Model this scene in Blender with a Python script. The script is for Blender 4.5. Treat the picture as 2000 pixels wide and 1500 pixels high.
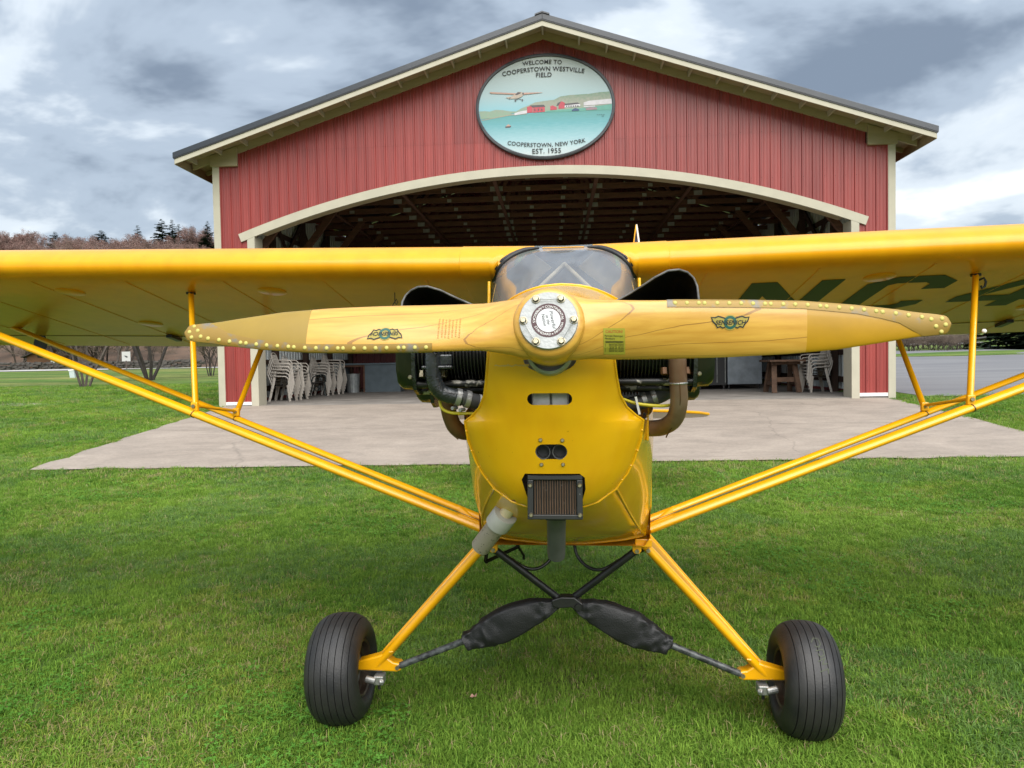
import bpy, bmesh, math, random
import numpy as np
from mathutils import Vector, Matrix, noise as mnoise
for o in list(bpy.data.objects): bpy.data.objects.remove(o)
S = bpy.context.scene
C = S.collection
rnd = random.Random(7)

# ------------------------------------------------------------------ camera
PITCH = math.atan(45 / 1440.); ROLL = -0.0175
cam_d = bpy.data.cameras.new('camera'); cam = bpy.data.objects.new('camera', cam_d); C.objects.link(cam)
cam_d.sensor_fit = 'HORIZONTAL'; cam_d.sensor_width = 36.0; cam_d.lens = 36.0 * 1440 / 2000
cam_d.clip_start = 0.05; cam_d.clip_end = 3000
cam.matrix_world = Matrix.Translation((0, 0, 1.40)) @ Matrix.Rotation(math.pi / 2 - PITCH, 4, 'X') @ Matrix.Rotation(ROLL, 4, 'Z')
S.camera = cam

# ------------------------------------------------------------------ sky, sun, exposure
SUN_EL, SUN_AZ = math.radians(48), math.radians(166)      # azimuth from +Y, clockwise: behind the viewer
w = bpy.data.worlds.new('World'); S.world = w; w.use_nodes = True
nt = w.node_tree; nt.nodes.clear()
def N(t, **k):
    n = nt.nodes.new(t)
    for a, b in k.items(): setattr(n, a, b)
    return n
def L(a, b): nt.links.new(a, b)
out = N('ShaderNodeOutputWorld'); sky = N('ShaderNodeTexSky', sky_type='NISHITA'); sky.sun_disc = False
sky.sun_elevation = SUN_EL; sky.sun_rotation = SUN_AZ; sky.air_density = 1.2; sky.dust_density = 1.5
bg1 = N('ShaderNodeBackground'); bg1.inputs[1].default_value = 0.05; L(sky.outputs[0], bg1.inputs[0])
tc = N('ShaderNodeTexCoord'); sep = N('ShaderNodeSeparateXYZ'); L(tc.outputs['Generated'], sep.inputs[0])
def mth(op, a, b=None, c=None):
    n = N('ShaderNodeMath', operation=op)
    for i, v in enumerate((a, b, c)):
        if v is None: continue
        if isinstance(v, (int, float)): n.inputs[i].default_value = v
        else: L(v, n.inputs[i])
    return n.outputs[0]
zz = mth('ADD', mth('MAXIMUM', sep.outputs[2], 0.0), 0.32)
cx = mth('DIVIDE', sep.outputs[0], zz); cy = mth('DIVIDE', sep.outputs[1], zz)
cmb = N('ShaderNodeCombineXYZ'); L(cx, cmb.inputs[0]); L(cy, cmb.inputs[1]); cmb.inputs[2].default_value = 3.7
mp = N('ShaderNodeMapping'); L(cmb.outputs[0], mp.inputs[0]); mp.inputs['Rotation'].default_value = (0, 0, 0.6); mp.inputs['Scale'].default_value = (1.15, 1.40, 1); mp.inputs['Location'].default_value = (1.9, 0.35, 0)
n1 = N('ShaderNodeTexNoise'); L(mp.outputs[0], n1.inputs['Vector']); n1.inputs['Scale'].default_value = 1.45; n1.inputs['Detail'].default_value = 6; n1.inputs['Roughness'].default_value = 0.55; n1.inputs['Distortion'].default_value = 0.35
n2 = N('ShaderNodeTexNoise'); L(mp.outputs[0], n2.inputs['Vector']); n2.inputs['Scale'].default_value = 3.6; n2.inputs['Detail'].default_value = 4; n2.inputs['Roughness'].default_value = 0.5; n2.inputs['Distortion'].default_value = 0.0
mixv = mth('ADD', mth('MULTIPLY', n1.outputs[0], 0.72), mth('MULTIPLY', n2.outputs[0], 0.28))
rp = N('ShaderNodeValToRGB'); L(mixv, rp.inputs[0])
cr = rp.color_ramp; cr.interpolation = 'EASE'
cr.elements[0].position = 0.36; cr.elements[0].color = (0.19, 0.24, 0.315, 1)
cr.elements[1].position = 0.67; cr.elements[1].color = (1.06, 1.09, 1.10, 1)
e = cr.elements.new(0.475); e.color = (0.40, 0.475, 0.57, 1)
e = cr.elements.new(0.55); e.color = (0.66, 0.73, 0.80, 1)
zpos = mth('MAXIMUM', sep.outputs[2], 0.0)
bg2 = N('ShaderNodeBackground'); L(rp.outputs[0], bg2.inputs[0]); L(mth('MULTIPLY', mth('ADD', mth('MULTIPLY', mth('MULTIPLY', zpos, zpos), 0.5), 0.92), 0.355), bg2.inputs[1])   # overcast: brighter towards the zenith
mx = N('ShaderNodeMixShader'); mx.inputs[0].default_value = 0.94
L(bg1.outputs[0], mx.inputs[1]); L(bg2.outputs[0], mx.inputs[2]); L(mx.outputs[0], out.inputs[0])
sd = bpy.data.lights.new('sun', 'SUN'); sd.energy = 1.5; sd.angle = math.radians(70); sd.color = (1, 0.96, 0.90)
w.cycles.sampling_method = 'MANUAL'; w.cycles.sample_map_resolution = 256
sun = bpy.data.objects.new('sun', sd); C.objects.link(sun); sun.location = (0, -10, 30)
sdir = Vector((math.sin(SUN_AZ) * math.cos(SUN_EL), math.cos(SUN_AZ) * math.cos(SUN_EL), math.sin(SUN_EL)))
sun.rotation_euler = sdir.to_track_quat('Z', 'Y').to_euler()
S.view_settings.view_transform = 'Standard'; S.view_settings.look = 'None'; S.view_settings.exposure = 1.90
S.view_settings.gamma = 1; S.view_settings.use_curve_mapping = False
S.cycles.use_denoising = True; S.cycles.max_bounces = 5; S.cycles.diffuse_bounces = 3; S.cycles.glossy_bounces = 3; S.cycles.transmission_bounces = 3; S.cycles.transparent_max_bounces = 8; S.cycles.caustics_reflective = False; S.cycles.caustics_refractive = False

# ------------------------------------------------------------------ helpers
def lin(r, g, b):
    f = lambda c: (c / 255 / 12.92) if c <= 10 else ((c / 255 + 0.055) / 1.055) ** 2.4
    return (f(r), f(g), f(b))
MATS = {}
def mat(name, col, rough=0.5, metal=0.0, coat=0.0, var=0.0, vscale=4.0, col2=None, bump=0.0, bscale=40.0, spec=0.5, stretch=None, trans=0.0, thresh=None):
    """Principled material; optional noise mix towards col2 (or a darker col), optional bump."""
    m = bpy.data.materials.new(name); m.use_nodes = True
    t = m.node_tree; b = t.nodes['Principled BSDF']
    b.inputs['Base Color'].default_value = (*col, 1); b.inputs['Roughness'].default_value = rough; b.inputs['Metallic'].default_value = metal
    b.inputs['Coat Weight'].default_value = coat; b.inputs['Coat Roughness'].default_value = 0.08; b.inputs['Specular IOR Level'].default_value = spec
    if trans:
        b.inputs['Transmission Weight'].default_value = trans
    tcn = t.nodes.new('ShaderNodeTexCoord'); vec = tcn.outputs['Object']
    if stretch:
        mpn = t.nodes.new('ShaderNodeMapping'); mpn.inputs['Scale'].default_value = stretch; t.links.new(vec, mpn.inputs[0]); vec = mpn.outputs[0]
    if var > 0 or col2:
        c2 = col2 or tuple(c * (1 - var) for c in col)
        nz = t.nodes.new('ShaderNodeTexNoise'); nz.inputs['Scale'].default_value = vscale; nz.inputs['Detail'].default_value = 3; nz.inputs['Roughness'].default_value = 0.6
        t.links.new(vec, nz.inputs['Vector'])
        r = t.nodes.new('ShaderNodeValToRGB'); t.links.new(nz.outputs[0], r.inputs[0])
        lo, hi = thresh or (0.35, 0.65)
        r.color_ramp.elements[0].position = lo; r.color_ramp.elements[1].position = hi
        r.color_ramp.elements[0].color = (*c2, 1); r.color_ramp.elements[1].color = (*col, 1)
        t.links.new(r.outputs[0], b.inputs['Base Color'])
    if bump > 0.03:
        nb = t.nodes.new('ShaderNodeTexNoise'); nb.inputs['Scale'].default_value = bscale; nb.inputs['Detail'].default_value = 2
        t.links.new(vec, nb.inputs['Vector'])
        bp = t.nodes.new('ShaderNodeBump'); bp.inputs['Strength'].default_value = bump; bp.inputs['Distance'].default_value = 0.01
        t.links.new(nb.outputs[0], bp.inputs['Height']); t.links.new(bp.outputs[0], b.inputs['Normal'])
    MATS[name] = m
    return m
def frame_of(d, up=None):
    d = d.normalized(); u = Vector(up) if up is not None else Vector((0, 0, 1))
    if abs(d.dot(u)) > 0.98: u = Vector((0, 1, 0))
    a = d.cross(u).normalized(); return a, a.cross(d).normalized()
class MB:
    def __init__(s): s.v = []; s.f = []
    def add(s, vs, fs):
        n = len(s.v); s.v.extend([tuple(p) for p in vs]); s.f.extend([tuple(i + n for i in f) for f in fs]); return s
    def box(s, c, d, rot=None):
        x, y, z = (q / 2 for q in d)
        vs = [Vector(p) for p in ((-x,-y,-z),(x,-y,-z),(x,y,-z),(-x,y,-z),(-x,-y,z),(x,-y,z),(x,y,z),(-x,y,z))]
        if rot is not None: vs = [rot @ p for p in vs]
        return s.add([p + Vector(c) for p in vs], [(0,3,2,1),(4,5,6,7),(0,1,5,4),(1,2,6,5),(2,3,7,6),(3,0,4,7)])
    def bb(s, x0, x1, y0, y1, z0, z1): return s.box(((x0+x1)/2, (y0+y1)/2, (z0+z1)/2), (x1-x0, y1-y0, z1-z0))
    def bar(s, p, q, wd, ht, up=None):
        p, q = Vector(p), Vector(q); a, b = frame_of(q - p, up); a *= wd / 2; b *= ht / 2
        vs = [p-a-b, p+a-b, p+a+b, p-a+b, q-a-b, q+a-b, q+a+b, q-a+b]
        return s.add(vs, [(0,3,2,1),(4,5,6,7),(0,1,5,4),(1,2,6,5),(2,3,7,6),(3,0,4,7)])
    def tube(s, pts, r, n=12, up=None, flat=1.0, cap=True):
        pts = [Vector(p) for p in pts]; k = len(pts)
        rs = list(r) if isinstance(r, (list, tuple)) else [r] * k
        rings = []; pa = None
        for i in range(k):
            d = (pts[min(i+1, k-1)] - pts[max(i-1, 0)])
            if pa is None: a, b = frame_of(d, up)
            else:
                dn = d.normalized(); a = (pa - dn * pa.dot(dn)).normalized(); b = a.cross(dn)
            pa = a
            rings.append([pts[i] + a * (math.cos(t) * rs[i]) + b * (math.sin(t) * rs[i] * flat) for t in (2*math.pi*j/n for j in range(n))])
        return s.loft(rings, True, cap)
    def loft(s, rings, closed=True, cap=False):
        n = len(rings[0]); vs = [p for r in rings for p in r]; fs = []
        for i in range(len(rings) - 1):
            for j in range(n if closed else n - 1):
                a = i*n + j; b = i*n + (j+1) % n; fs.append((a, b, b + n, a + n))
        if cap: fs += [tuple(reversed(range(n))), tuple(range((len(rings)-1)*n, len(rings)*n))]
        return s.add(vs, fs)
    def lathe(s, prof, o, axis, n=32, cap=False):
        o = Vector(o); ax = Vector(axis).normalized(); a, b = frame_of(ax)
        rings = [[o + ax * h + (a * math.cos(t) + b * math.sin(t)) * r for t in (2*math.pi*j/n for j in range(n))] for r, h in prof]
        return s.loft(rings, True, cap)
    def prism(s, poly, fn, t):
        """poly: 2D outline; fn(u,v,depth)->3D point; solid of depth t"""
        n = len(poly); vs = [fn(u, v, 0) for u, v in poly] + [fn(u, v, t) for u, v in poly]
        return s.add(vs, [tuple(range(n)), tuple(reversed(range(n, 2*n)))] + [(i, i+n, (i+1) % n + n, (i+1) % n) for i in range(n)])
    def mesh(s, name, m, smooth=None):
        me = bpy.data.meshes.new(name); me.from_pydata([tuple(p) for p in s.v], [], s.f)
        if m is not None: me.materials.append(m)
        bm = bmesh.new(); bm.from_mesh(me); bmesh.ops.recalc_face_normals(bm, faces=bm.faces); bm.to_mesh(me); bm.free()
        if smooth is not None:
            me.polygons.foreach_set('use_smooth', [True] * len(me.polygons))
            if smooth < 179: me.set_sharp_from_angle(angle=math.radians(smooth))
        me.update(); return me
    def build(s, name, m, parent=None, smooth=None, bevel=0.0):
        o = bpy.data.objects.new(name, s.mesh(name, m, smooth)); C.objects.link(o)
        if parent is not None: o.parent = parent
        if bevel:
            md = o.modifiers.new('bevel', 'BEVEL'); md.width = bevel; md.segments = 2; md.limit_method = 'ANGLE'; md.angle_limit = math.radians(40)
        return o
def link(name, me, parent=None, loc=(0,0,0), rot=(0,0,0), sc=(1,1,1)):
    o = bpy.data.objects.new(name, me); C.objects.link(o); o.parent = parent; o.location = loc; o.rotation_euler = rot; o.scale = sc; return o
def thing(name, label, cat, loc=(0,0,0), rot=(0,0,0), group=None):
    o = bpy.data.objects.new(name, None); C.objects.link(o); o.location = loc; o.rotation_euler = rot; o.empty_display_size = 0.1
    return tag(o, label, cat, group)
def tag(o, label, cat, group=None, kind=None):
    if label: o['label'] = label
    if cat: o['category'] = cat
    if group: o['group'] = group
    if kind: o['kind'] = kind
    return o
def struct(name, mb, m, smooth=None):
    o = mb.build(name, m, None, smooth); o['kind'] = 'structure'; return o
def copy_tree(o, parent=None):
    c = o.copy(); C.objects.link(c); c.parent = parent
    for ch in list(o.children): copy_tree(ch, c)
    return c
def text_pts(body, size, align='CENTER', shear=0.0, sp=1.0, bold=0.0):
    """built-in font outlined as flat triangles: list of 2D verts, faces"""
    cu = bpy.data.curves.new('t', 'FONT'); cu.body = body; cu.size = size; cu.align_x = align; cu.shear = shear; cu.space_character = sp; cu.resolution_u = 3; cu.offset = bold * size
    ob = bpy.data.objects.new('t', cu); C.objects.link(ob)
    dg = bpy.context.evaluated_depsgraph_get(); dg.update()
    me = bpy.data.meshes.new_from_object(ob.evaluated_get(dg))
    vs = [(v.co.x, v.co.y) for v in me.vertices]; fs = [tuple(p.vertices) for p in me.polygons]
    bpy.data.objects.remove(ob); bpy.data.curves.remove(cu); bpy.data.meshes.remove(me)
    return vs, fs
def sstep(a, b, x):
    t = min(1, max(0, (x - a) / (b - a))); return t * t * (3 - 2 * t)
def interp(x, tab):
    if x <= tab[0][0]: return tab[0][1]
    for (a, b), (c, d) in zip(tab, tab[1:]):
        if x <= c: return b + (d - b) * (x - a) / (c - a)
    return tab[-1][1]
def zg(x, y):
    """ground height"""
    z = 0.0424 * (math.log1p(math.exp(min(40, (min(y, 16.85) - 6.7) * 1.6))) / 1.6)
    if y > 17:
        z += (min(y, 62) - 17) * (0.0195 + 0.020 * sstep(0, 14, x))
        if x > 0: z += max(0, min(y, 110) - 62) * 0.05 * sstep(0, 14, x)
    z += 0.05 * sstep(14, 30, y) * math.sin(x * 0.31 + y * 0.12) * math.sin(y * 0.21)
    return z
# ------------------------------------------------------------------ materials
YEL = (0.88, 0.470, 0.004)
def sheet_paint(name, col, rough, coat, bump=0.015):
    m = mat(name, col, rough, 0, coat, col2=tuple(c * 0.9 for c in col), vscale=2.5, bump=bump, bscale=6)
    t = m.node_tree; b = t.nodes['Principled BSDF']; src = b.inputs['Base Color'].links[0].from_socket; tcn = t.nodes.new('ShaderNodeTexCoord')
    def layer(prev, sc, lo, hi, k, st):      # flecks and grime on the paint
        mp_ = t.nodes.new('ShaderNodeMapping'); mp_.inputs['Scale'].default_value = st; t.links.new(tcn.outputs['Object'], mp_.inputs[0])
        n = t.nodes.new('ShaderNodeTexNoise'); n.inputs['Scale'].default_value = sc; n.inputs['Detail'].default_value = 3; t.links.new(mp_.outputs[0], n.inputs['Vector'])
        r = t.nodes.new('ShaderNodeValToRGB'); t.links.new(n.outputs[0], r.inputs[0]); r.color_ramp.elements[0].position = lo; r.color_ramp.elements[1].position = hi; r.color_ramp.elements[0].color = (k, k*.95, k*.9, 1); r.color_ramp.elements[1].color = (1, 1, 1, 1)
        x = t.nodes.new('ShaderNodeMix'); x.data_type = 'RGBA'; x.blend_type = 'MULTIPLY'; x.inputs[0].default_value = 1; t.links.new(prev, x.inputs[6]); t.links.new(r.outputs[0], x.inputs[7]); return x.outputs[2]
    s_ = layer(src, 90, .20, .27, .35, (1, 1, 1)); s_ = layer(s_, 5, .30, .60, .95, (3, 3, .6)); t.links.new(s_, b.inputs['Base Color'])
    return m
m_yel = sheet_paint('yellow_enamel', YEL, 0.24, 0.6)
m_fab = sheet_paint('yellow_doped_fabric', (0.75, 0.345, 0.004), 0.31, 0.12, 0.03)
m_fab.node_tree.nodes['Principled BSDF'].inputs['Specular IOR Level'].default_value = .35
m_tube = mat('yellow_tube_paint', (0.80, 0.378, 0.003), 0.3, 0, 0.4, var=0.12, vscale=9)
m_black = mat('black_paint', (0.007, 0.007, 0.008), 0.4, 0, 0, bump=0.1, bscale=60, col2=(0.015, 0.015, 0.015), vscale=20)
m_gloss_black = mat('oily_black_metal', (0.012, 0.014, 0.016), 0.22, 0, 0.3, col2=(0.035, 0.04, 0.045), vscale=30, bump=0.35, bscale=120)
m_green_black = mat('dark_green_black_enamel', (0.006, 0.008, 0.006), 0.28, 0, 0.3, var=0.3, vscale=20)
m_steel = mat('worn_steel', (0.40, 0.40, 0.39), 0.38, 0.7, 0, col2=(0.36, 0.36, 0.35), vscale=14, bump=0.08, bscale=90)
m_alu = mat('scuffed_aluminium', (0.35, 0.36, 0.36), 0.42, 0.2, 0, col2=(0.24, 0.25, 0.24), vscale=25, bump=0.1, bscale=120, thresh=(0.3, 0.5))
m_bolt = mat('cadmium_bolt', (0.42, 0.38, 0.27), 0.4, 0.9, 0, var=0.4, vscale=90)
m_rust = mat('heat_stained_exhaust', (0.14, 0.062, 0.028), 0.42, 0.3, 0, col2=(0.25, 0.17, 0.12), vscale=9, thresh=(0.35, 0.70))
m_rust2 = mat('orange_exhaust', (0.20, 0.085, 0.025), 0.45, 0.3, 0, col2=(0.10, 0.06, 0.035), vscale=9)
m_chip = mat('chipped_black_tube', (0.016, 0.016, 0.016), 0.4, 0.0, 0, col2=(0.45, 0.43, 0.38), vscale=24, thresh=(0.40, 0.45))
m_rubber = mat('black_rubber', (0.011, 0.011, 0.0125), 0.50, 0, 0, col2=(0.022, 0.021, 0.020), vscale=9, bump=0.12, bscale=150)
m_vinyl = mat('black_vinyl', (0.007, 0.007, 0.008), 0.5, 0, 0, col2=(0.013, 0.013, 0.015), vscale=8, bump=0.25, bscale=260)
m_wire = mat('yellow_cable', (0.62, 0.52, 0.03), 0.4)
m_zip = mat('white_cable_tie', (0.6, 0.6, 0.58), 0.5)
m_cream = mat('cream_cabin_paint', (0.62, 0.52, 0.33), 0.5)
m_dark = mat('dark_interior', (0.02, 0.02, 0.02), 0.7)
m_pipe = mat('grey_black_duct', (0.045, 0.047, 0.05), 0.55, 0, 0, col2=(0.08, 0.08, 0.08), vscale=16, bump=0.1)
m_sleeve = mat('white_sleeve', (0.40, 0.40, 0.37), 0.55, 0, 0, var=0.15, vscale=12)
m_spot = mat('speckled_pipe', (0.27, 0.24, 0.195), 0.5, 0.2, 0, col2=(0.07, 0.05, 0.035), vscale=110, thresh=(0.33, 0.40))
m_pleat = mat('tan_filter_paper', (0.24, 0.16, 0.10), 0.9, var=0.25, vscale=40)
m_mustard = mat('mustard_blade_tip', (0.29, 0.185, 0.016), 0.40, 0, 0.2, var=0.12, vscale=10)
m_mustard2 = mat('yellow_blade_tip', (0.44, 0.235, 0.006), 0.42, 0, 0.2, var=0.12, vscale=10)
m_brass = mat('worn_tip_guard', (0.27, 0.165, 0.028), 0.45, 0.15, 0, col2=(0.19, 0.165, 0.125), vscale=20, thresh=(0.33, 0.44))
m_rivet = mat('pale_yellow_rivet', (0.56, 0.49, 0.13), 0.6, var=.25, vscale=60)
m_dgreen = mat('green_registration_paint', (0.011, 0.024, 0.006), 0.45, 0, 0.0, spec=.25)
m_teal = mat('teal_decal', (0.008, 0.085, 0.062), 0.45)
m_ink = mat('black_ink', (0.012, 0.012, 0.014), 0.6)
m_brownink = mat('brown_stamp_ink', (0.42, 0.21, 0.045), 0.6)
m_paleprint = mat('pale_decal', (0.34, 0.27, 0.045), 0.5)
m_maroon = mat('maroon_print', (0.045, 0.008, 0.012), 0.45)
m_white = mat('white_paint', (0.75, 0.75, 0.73), 0.5)
m_silver = mat('silver_disc', (0.46, 0.47, 0.48), 0.45, 0.2)
m_redink = mat('red_ink', (0.45, 0.06, 0.02), 0.6)
m_stick = mat('green_yellow_sticker', (0.36, 0.33, 0.035), 0.5, var=0.12, vscale=20)
m_chalk = mat('green_chalk', (0.065, 0.075, 0.05), 0.9)
def glass_mat():
    m = bpy.data.materials.new('perspex'); m.use_nodes = True; t = m.node_tree; t.nodes.clear()
    o = t.nodes.new('ShaderNodeOutputMaterial'); mxs = t.nodes.new('ShaderNodeMixShader'); fr = t.nodes.new('ShaderNodeFresnel'); fr.inputs[0].default_value = 1.9
    tr = t.nodes.new('ShaderNodeBsdfTransparent'); tr.inputs[0].default_value = (0.96, 0.97, 0.98, 1)
    gl = t.nodes.new('ShaderNodeBsdfGlossy'); gl.inputs['Roughness'].default_value = 0.04
    dfz = t.nodes.new('ShaderNodeBsdfDiffuse'); dfz.inputs[0].default_value = (0.7, 0.72, 0.75, 1)
    mz = t.nodes.new('ShaderNodeMixShader'); mz.inputs[0].default_value = 0.18
    t.links.new(tr.outputs[0], mz.inputs[1]); t.links.new(dfz.outputs[0], mz.inputs[2])
    t.links.new(fr.outputs[0], mxs.inputs[0]); t.links.new(mz.outputs[0], mxs.inputs[1]); t.links.new(gl.outputs[0], mxs.inputs[2]); t.links.new(mxs.outputs[0], o.inputs[0])
    return m
m_glass = glass_mat()
def cloth_mat():
    m = bpy.data.materials.new('cream_translucent_cloth'); m.use_nodes = True; t = m.node_tree; t.nodes.clear()
    o = t.nodes.new('ShaderNodeOutputMaterial'); a = t.nodes.new('ShaderNodeBsdfDiffuse'); b = t.nodes.new('ShaderNodeBsdfTranslucent'); x = t.nodes.new('ShaderNodeMixShader'); x.inputs[0].default_value = .55
    a.inputs[0].default_value = b.inputs[0].default_value = (.80, .70, .50, 1)
    t.links.new(a.outputs[0], x.inputs[1]); t.links.new(b.outputs[0], x.inputs[2]); t.links.new(x.outputs[0], o.inputs[0]); return m
m_cloth = cloth_mat()
def wood_prop():
    m = bpy.data.materials.new('varnished_laminated_wood'); m.use_nodes = True; t = m.node_tree; b = t.nodes['Principled BSDF']
    tcn = t.nodes.new('ShaderNodeTexCoord'); sp = t.nodes.new('ShaderNodeSeparateXYZ'); t.links.new(tcn.outputs['Object'], sp.inputs[0])
    mpn = t.nodes.new('ShaderNodeMapping'); mpn.inputs['Scale'].default_value = (2.2, 30, 22); t.links.new(tcn.outputs['Object'], mpn.inputs[0])
    nz = t.nodes.new('ShaderNodeTexNoise'); nz.inputs['Scale'].default_value = 3; nz.inputs['Detail'].default_value = 6; t.links.new(mpn.outputs[0], nz.inputs['Vector'])
    r = t.nodes.new('ShaderNodeValToRGB'); t.links.new(nz.outputs[0], r.inputs[0])
    r.color_ramp.elements[0].position = 0.3; r.color_ramp.elements[1].position = 0.7
    r.color_ramp.elements[0].color = (0.48, 0.245, 0.032, 1); r.color_ramp.elements[1].color = (0.62, 0.36, 0.060, 1)
    # glue lines: planes across the thrust axis
    def mt(op, a, bb):
        n = t.nodes.new('ShaderNodeMath'); n.operation = op
        for i, v in enumerate((a, bb)):
            if isinstance(v, (int, float)): n.inputs[i].default_value = v
            else: t.links.new(v, n.inputs[i])
        return n.outputs[0]
    wob = t.nodes.new('ShaderNodeTexNoise'); wob.inputs['Scale'].default_value = 9; t.links.new(tcn.outputs['Object'], wob.inputs['Vector'])
    yy = mt('ADD', mt('DIVIDE', mt('ADD', sp.outputs[1], 0.5), 0.0185), mt('MULTIPLY', wob.outputs[0], 0.12))
    fr_ = mt('FRACT', yy, 0); line = mt('LESS_THAN', mt('ABSOLUTE', mt('SUBTRACT', fr_, 0.5), 0), 0.018)
    mxn = t.nodes.new('ShaderNodeMix'); mxn.data_type = 'RGBA'
    t.links.new(mt('MULTIPLY', line, 0.6), mxn.inputs[0]); t.links.new(r.outputs[0], mxn.inputs[6]); mxn.inputs[7].default_value = (0.13, 0.05, 0.012, 1)
    t.links.new(mxn.outputs[2], b.inputs['Base Color']); b.inputs['Roughness'].default_value = 0.35; b.inputs['Coat Weight'].default_value = 0.4; b.inputs['Coat Roughness'].default_value = 0.12
    return m
m_wood = wood_prop()

# ================================================================== AEROPLANE (local: x right, y aft, z up from the ground)
plane = thing('light_aeroplane', 'yellow high-wing tail-wheel aeroplane parked nose-on on the grass', 'aeroplane', (0.094, 1.741, 0.0), (0, 0.0034, -0.0906))
TAU = math.radians(12)
HUB = Vector((0, 0, 1.477))
def hubpt(x, y, z):
    """hub frame (y aft along the thrust line, z up across it) -> plane frame"""
    c, s = math.cos(TAU), math.sin(TAU)
    return Vector((x, y * c + z * s, -y * s + z * c))
# ---- propeller
prop = bpy.data.objects.new('propeller', None); C.objects.link(prop); prop.parent = plane; prop.location = HUB + Vector((-0.008, 0, 0)); prop.rotation_euler = (-TAU, 0, 0)
R_UP = [(0, .076), (.05, .078), (.09, .066), (.15, .058), (.20, .057), (.30, .057), (.45, .055), (.58, .051), (.70, .040), (.80, .027), (.83, .021), (.86, .018), (.882, .0150), (.893, .0125), (.900, .0095), (.9035, .0045), (.905, -.003)]
R_LO = [(0, -.076), (.05, -.078), (.09, -.074), (.15, -.072), (.25, -.072), (.40, -.071), (.55, -.066), (.66, -.058), (.78, -.041), (.83, -.033), (.86, -.031), (.882, -.0290), (.893, -.0270), (.900, -.0240), (.9035, -.0180), (.905, -.009)]
def blade_edges(x, side):
    up, lo = interp(x, R_UP), interp(x, R_LO)
    return (up, lo) if side > 0 else (-lo, -up)
def blade_front(x, z, side):
    """front-surface depth of the blade (hub frame y)"""
    up, lo = blade_edges(x, side); le, te = (up, lo) if side > 0 else (lo, up)
    t = (z - te) / (le - te) if abs(le - te) > 1e-6 else .5; t = min(1, max(0, t))
    pitch = interp(x, [(0, 0), (.08, .12), (.16, .42), (.3, .38), (.5, .27), (.7, .20), (.905, .15)])
    thick = interp(x, [(0, .052), (.07, .050), (.12, .040), (.18, .030), (.3, .022), (.5, .016), (.7, .010), (.905, .004)])
    cam_ = (4 * t * (1 - t)) ** .55
    mid = interp(x, [(0, 0.0), (.1, 0.004), (.25, .012), (.905, .014)])
    half = abs(le - te) / 2
    return mid - pitch * (t - .5) * 2 * half - thick * cam_
def blade_back(x, z, side):
    up, lo = blade_edges(x, side); le, te = (up, lo) if side > 0 else (lo, up)
    t = (z - te) / (le - te) if abs(le - te) > 1e-6 else .5; t = min(1, max(0, t))
    pitch = interp(x, [(0, 0), (.08, .12), (.16, .42), (.3, .38), (.5, .27), (.7, .20), (.905, .15)])
    thick = interp(x, [(0, .052), (.07, .050), (.12, .034), (.18, .018), (.3, .006), (.905, .001)])
    mid = interp(x, [(0, 0.0), (.1, 0.004), (.25, .012), (.905, .014)])
    return mid - pitch * (t - .5) * abs(le - te) + thick * (4 * t * (1 - t)) ** .55 + .002
def blade_ring(x, side, off=0.0, n=14, z0=None, z1=None):
    up, lo = blade_edges(x, side); up = up if z1 is None else z1; lo = lo if z0 is None else z0
    pts = []
    for i in range(n + 1):
        t = (1 - math.cos(math.pi * i / n)) / 2; z = lo + (up - lo) * t; pts.append((side * x, blade_front(x, z, side) - off, z))
    for i in range(n - 1, 0, -1):
        t = (1 - math.cos(math.pi * i / n)) / 2; z = lo + (up - lo) * t; pts.append((side * x, blade_back(x, z, side) + off, z))
    return pts
XT = .588
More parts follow.
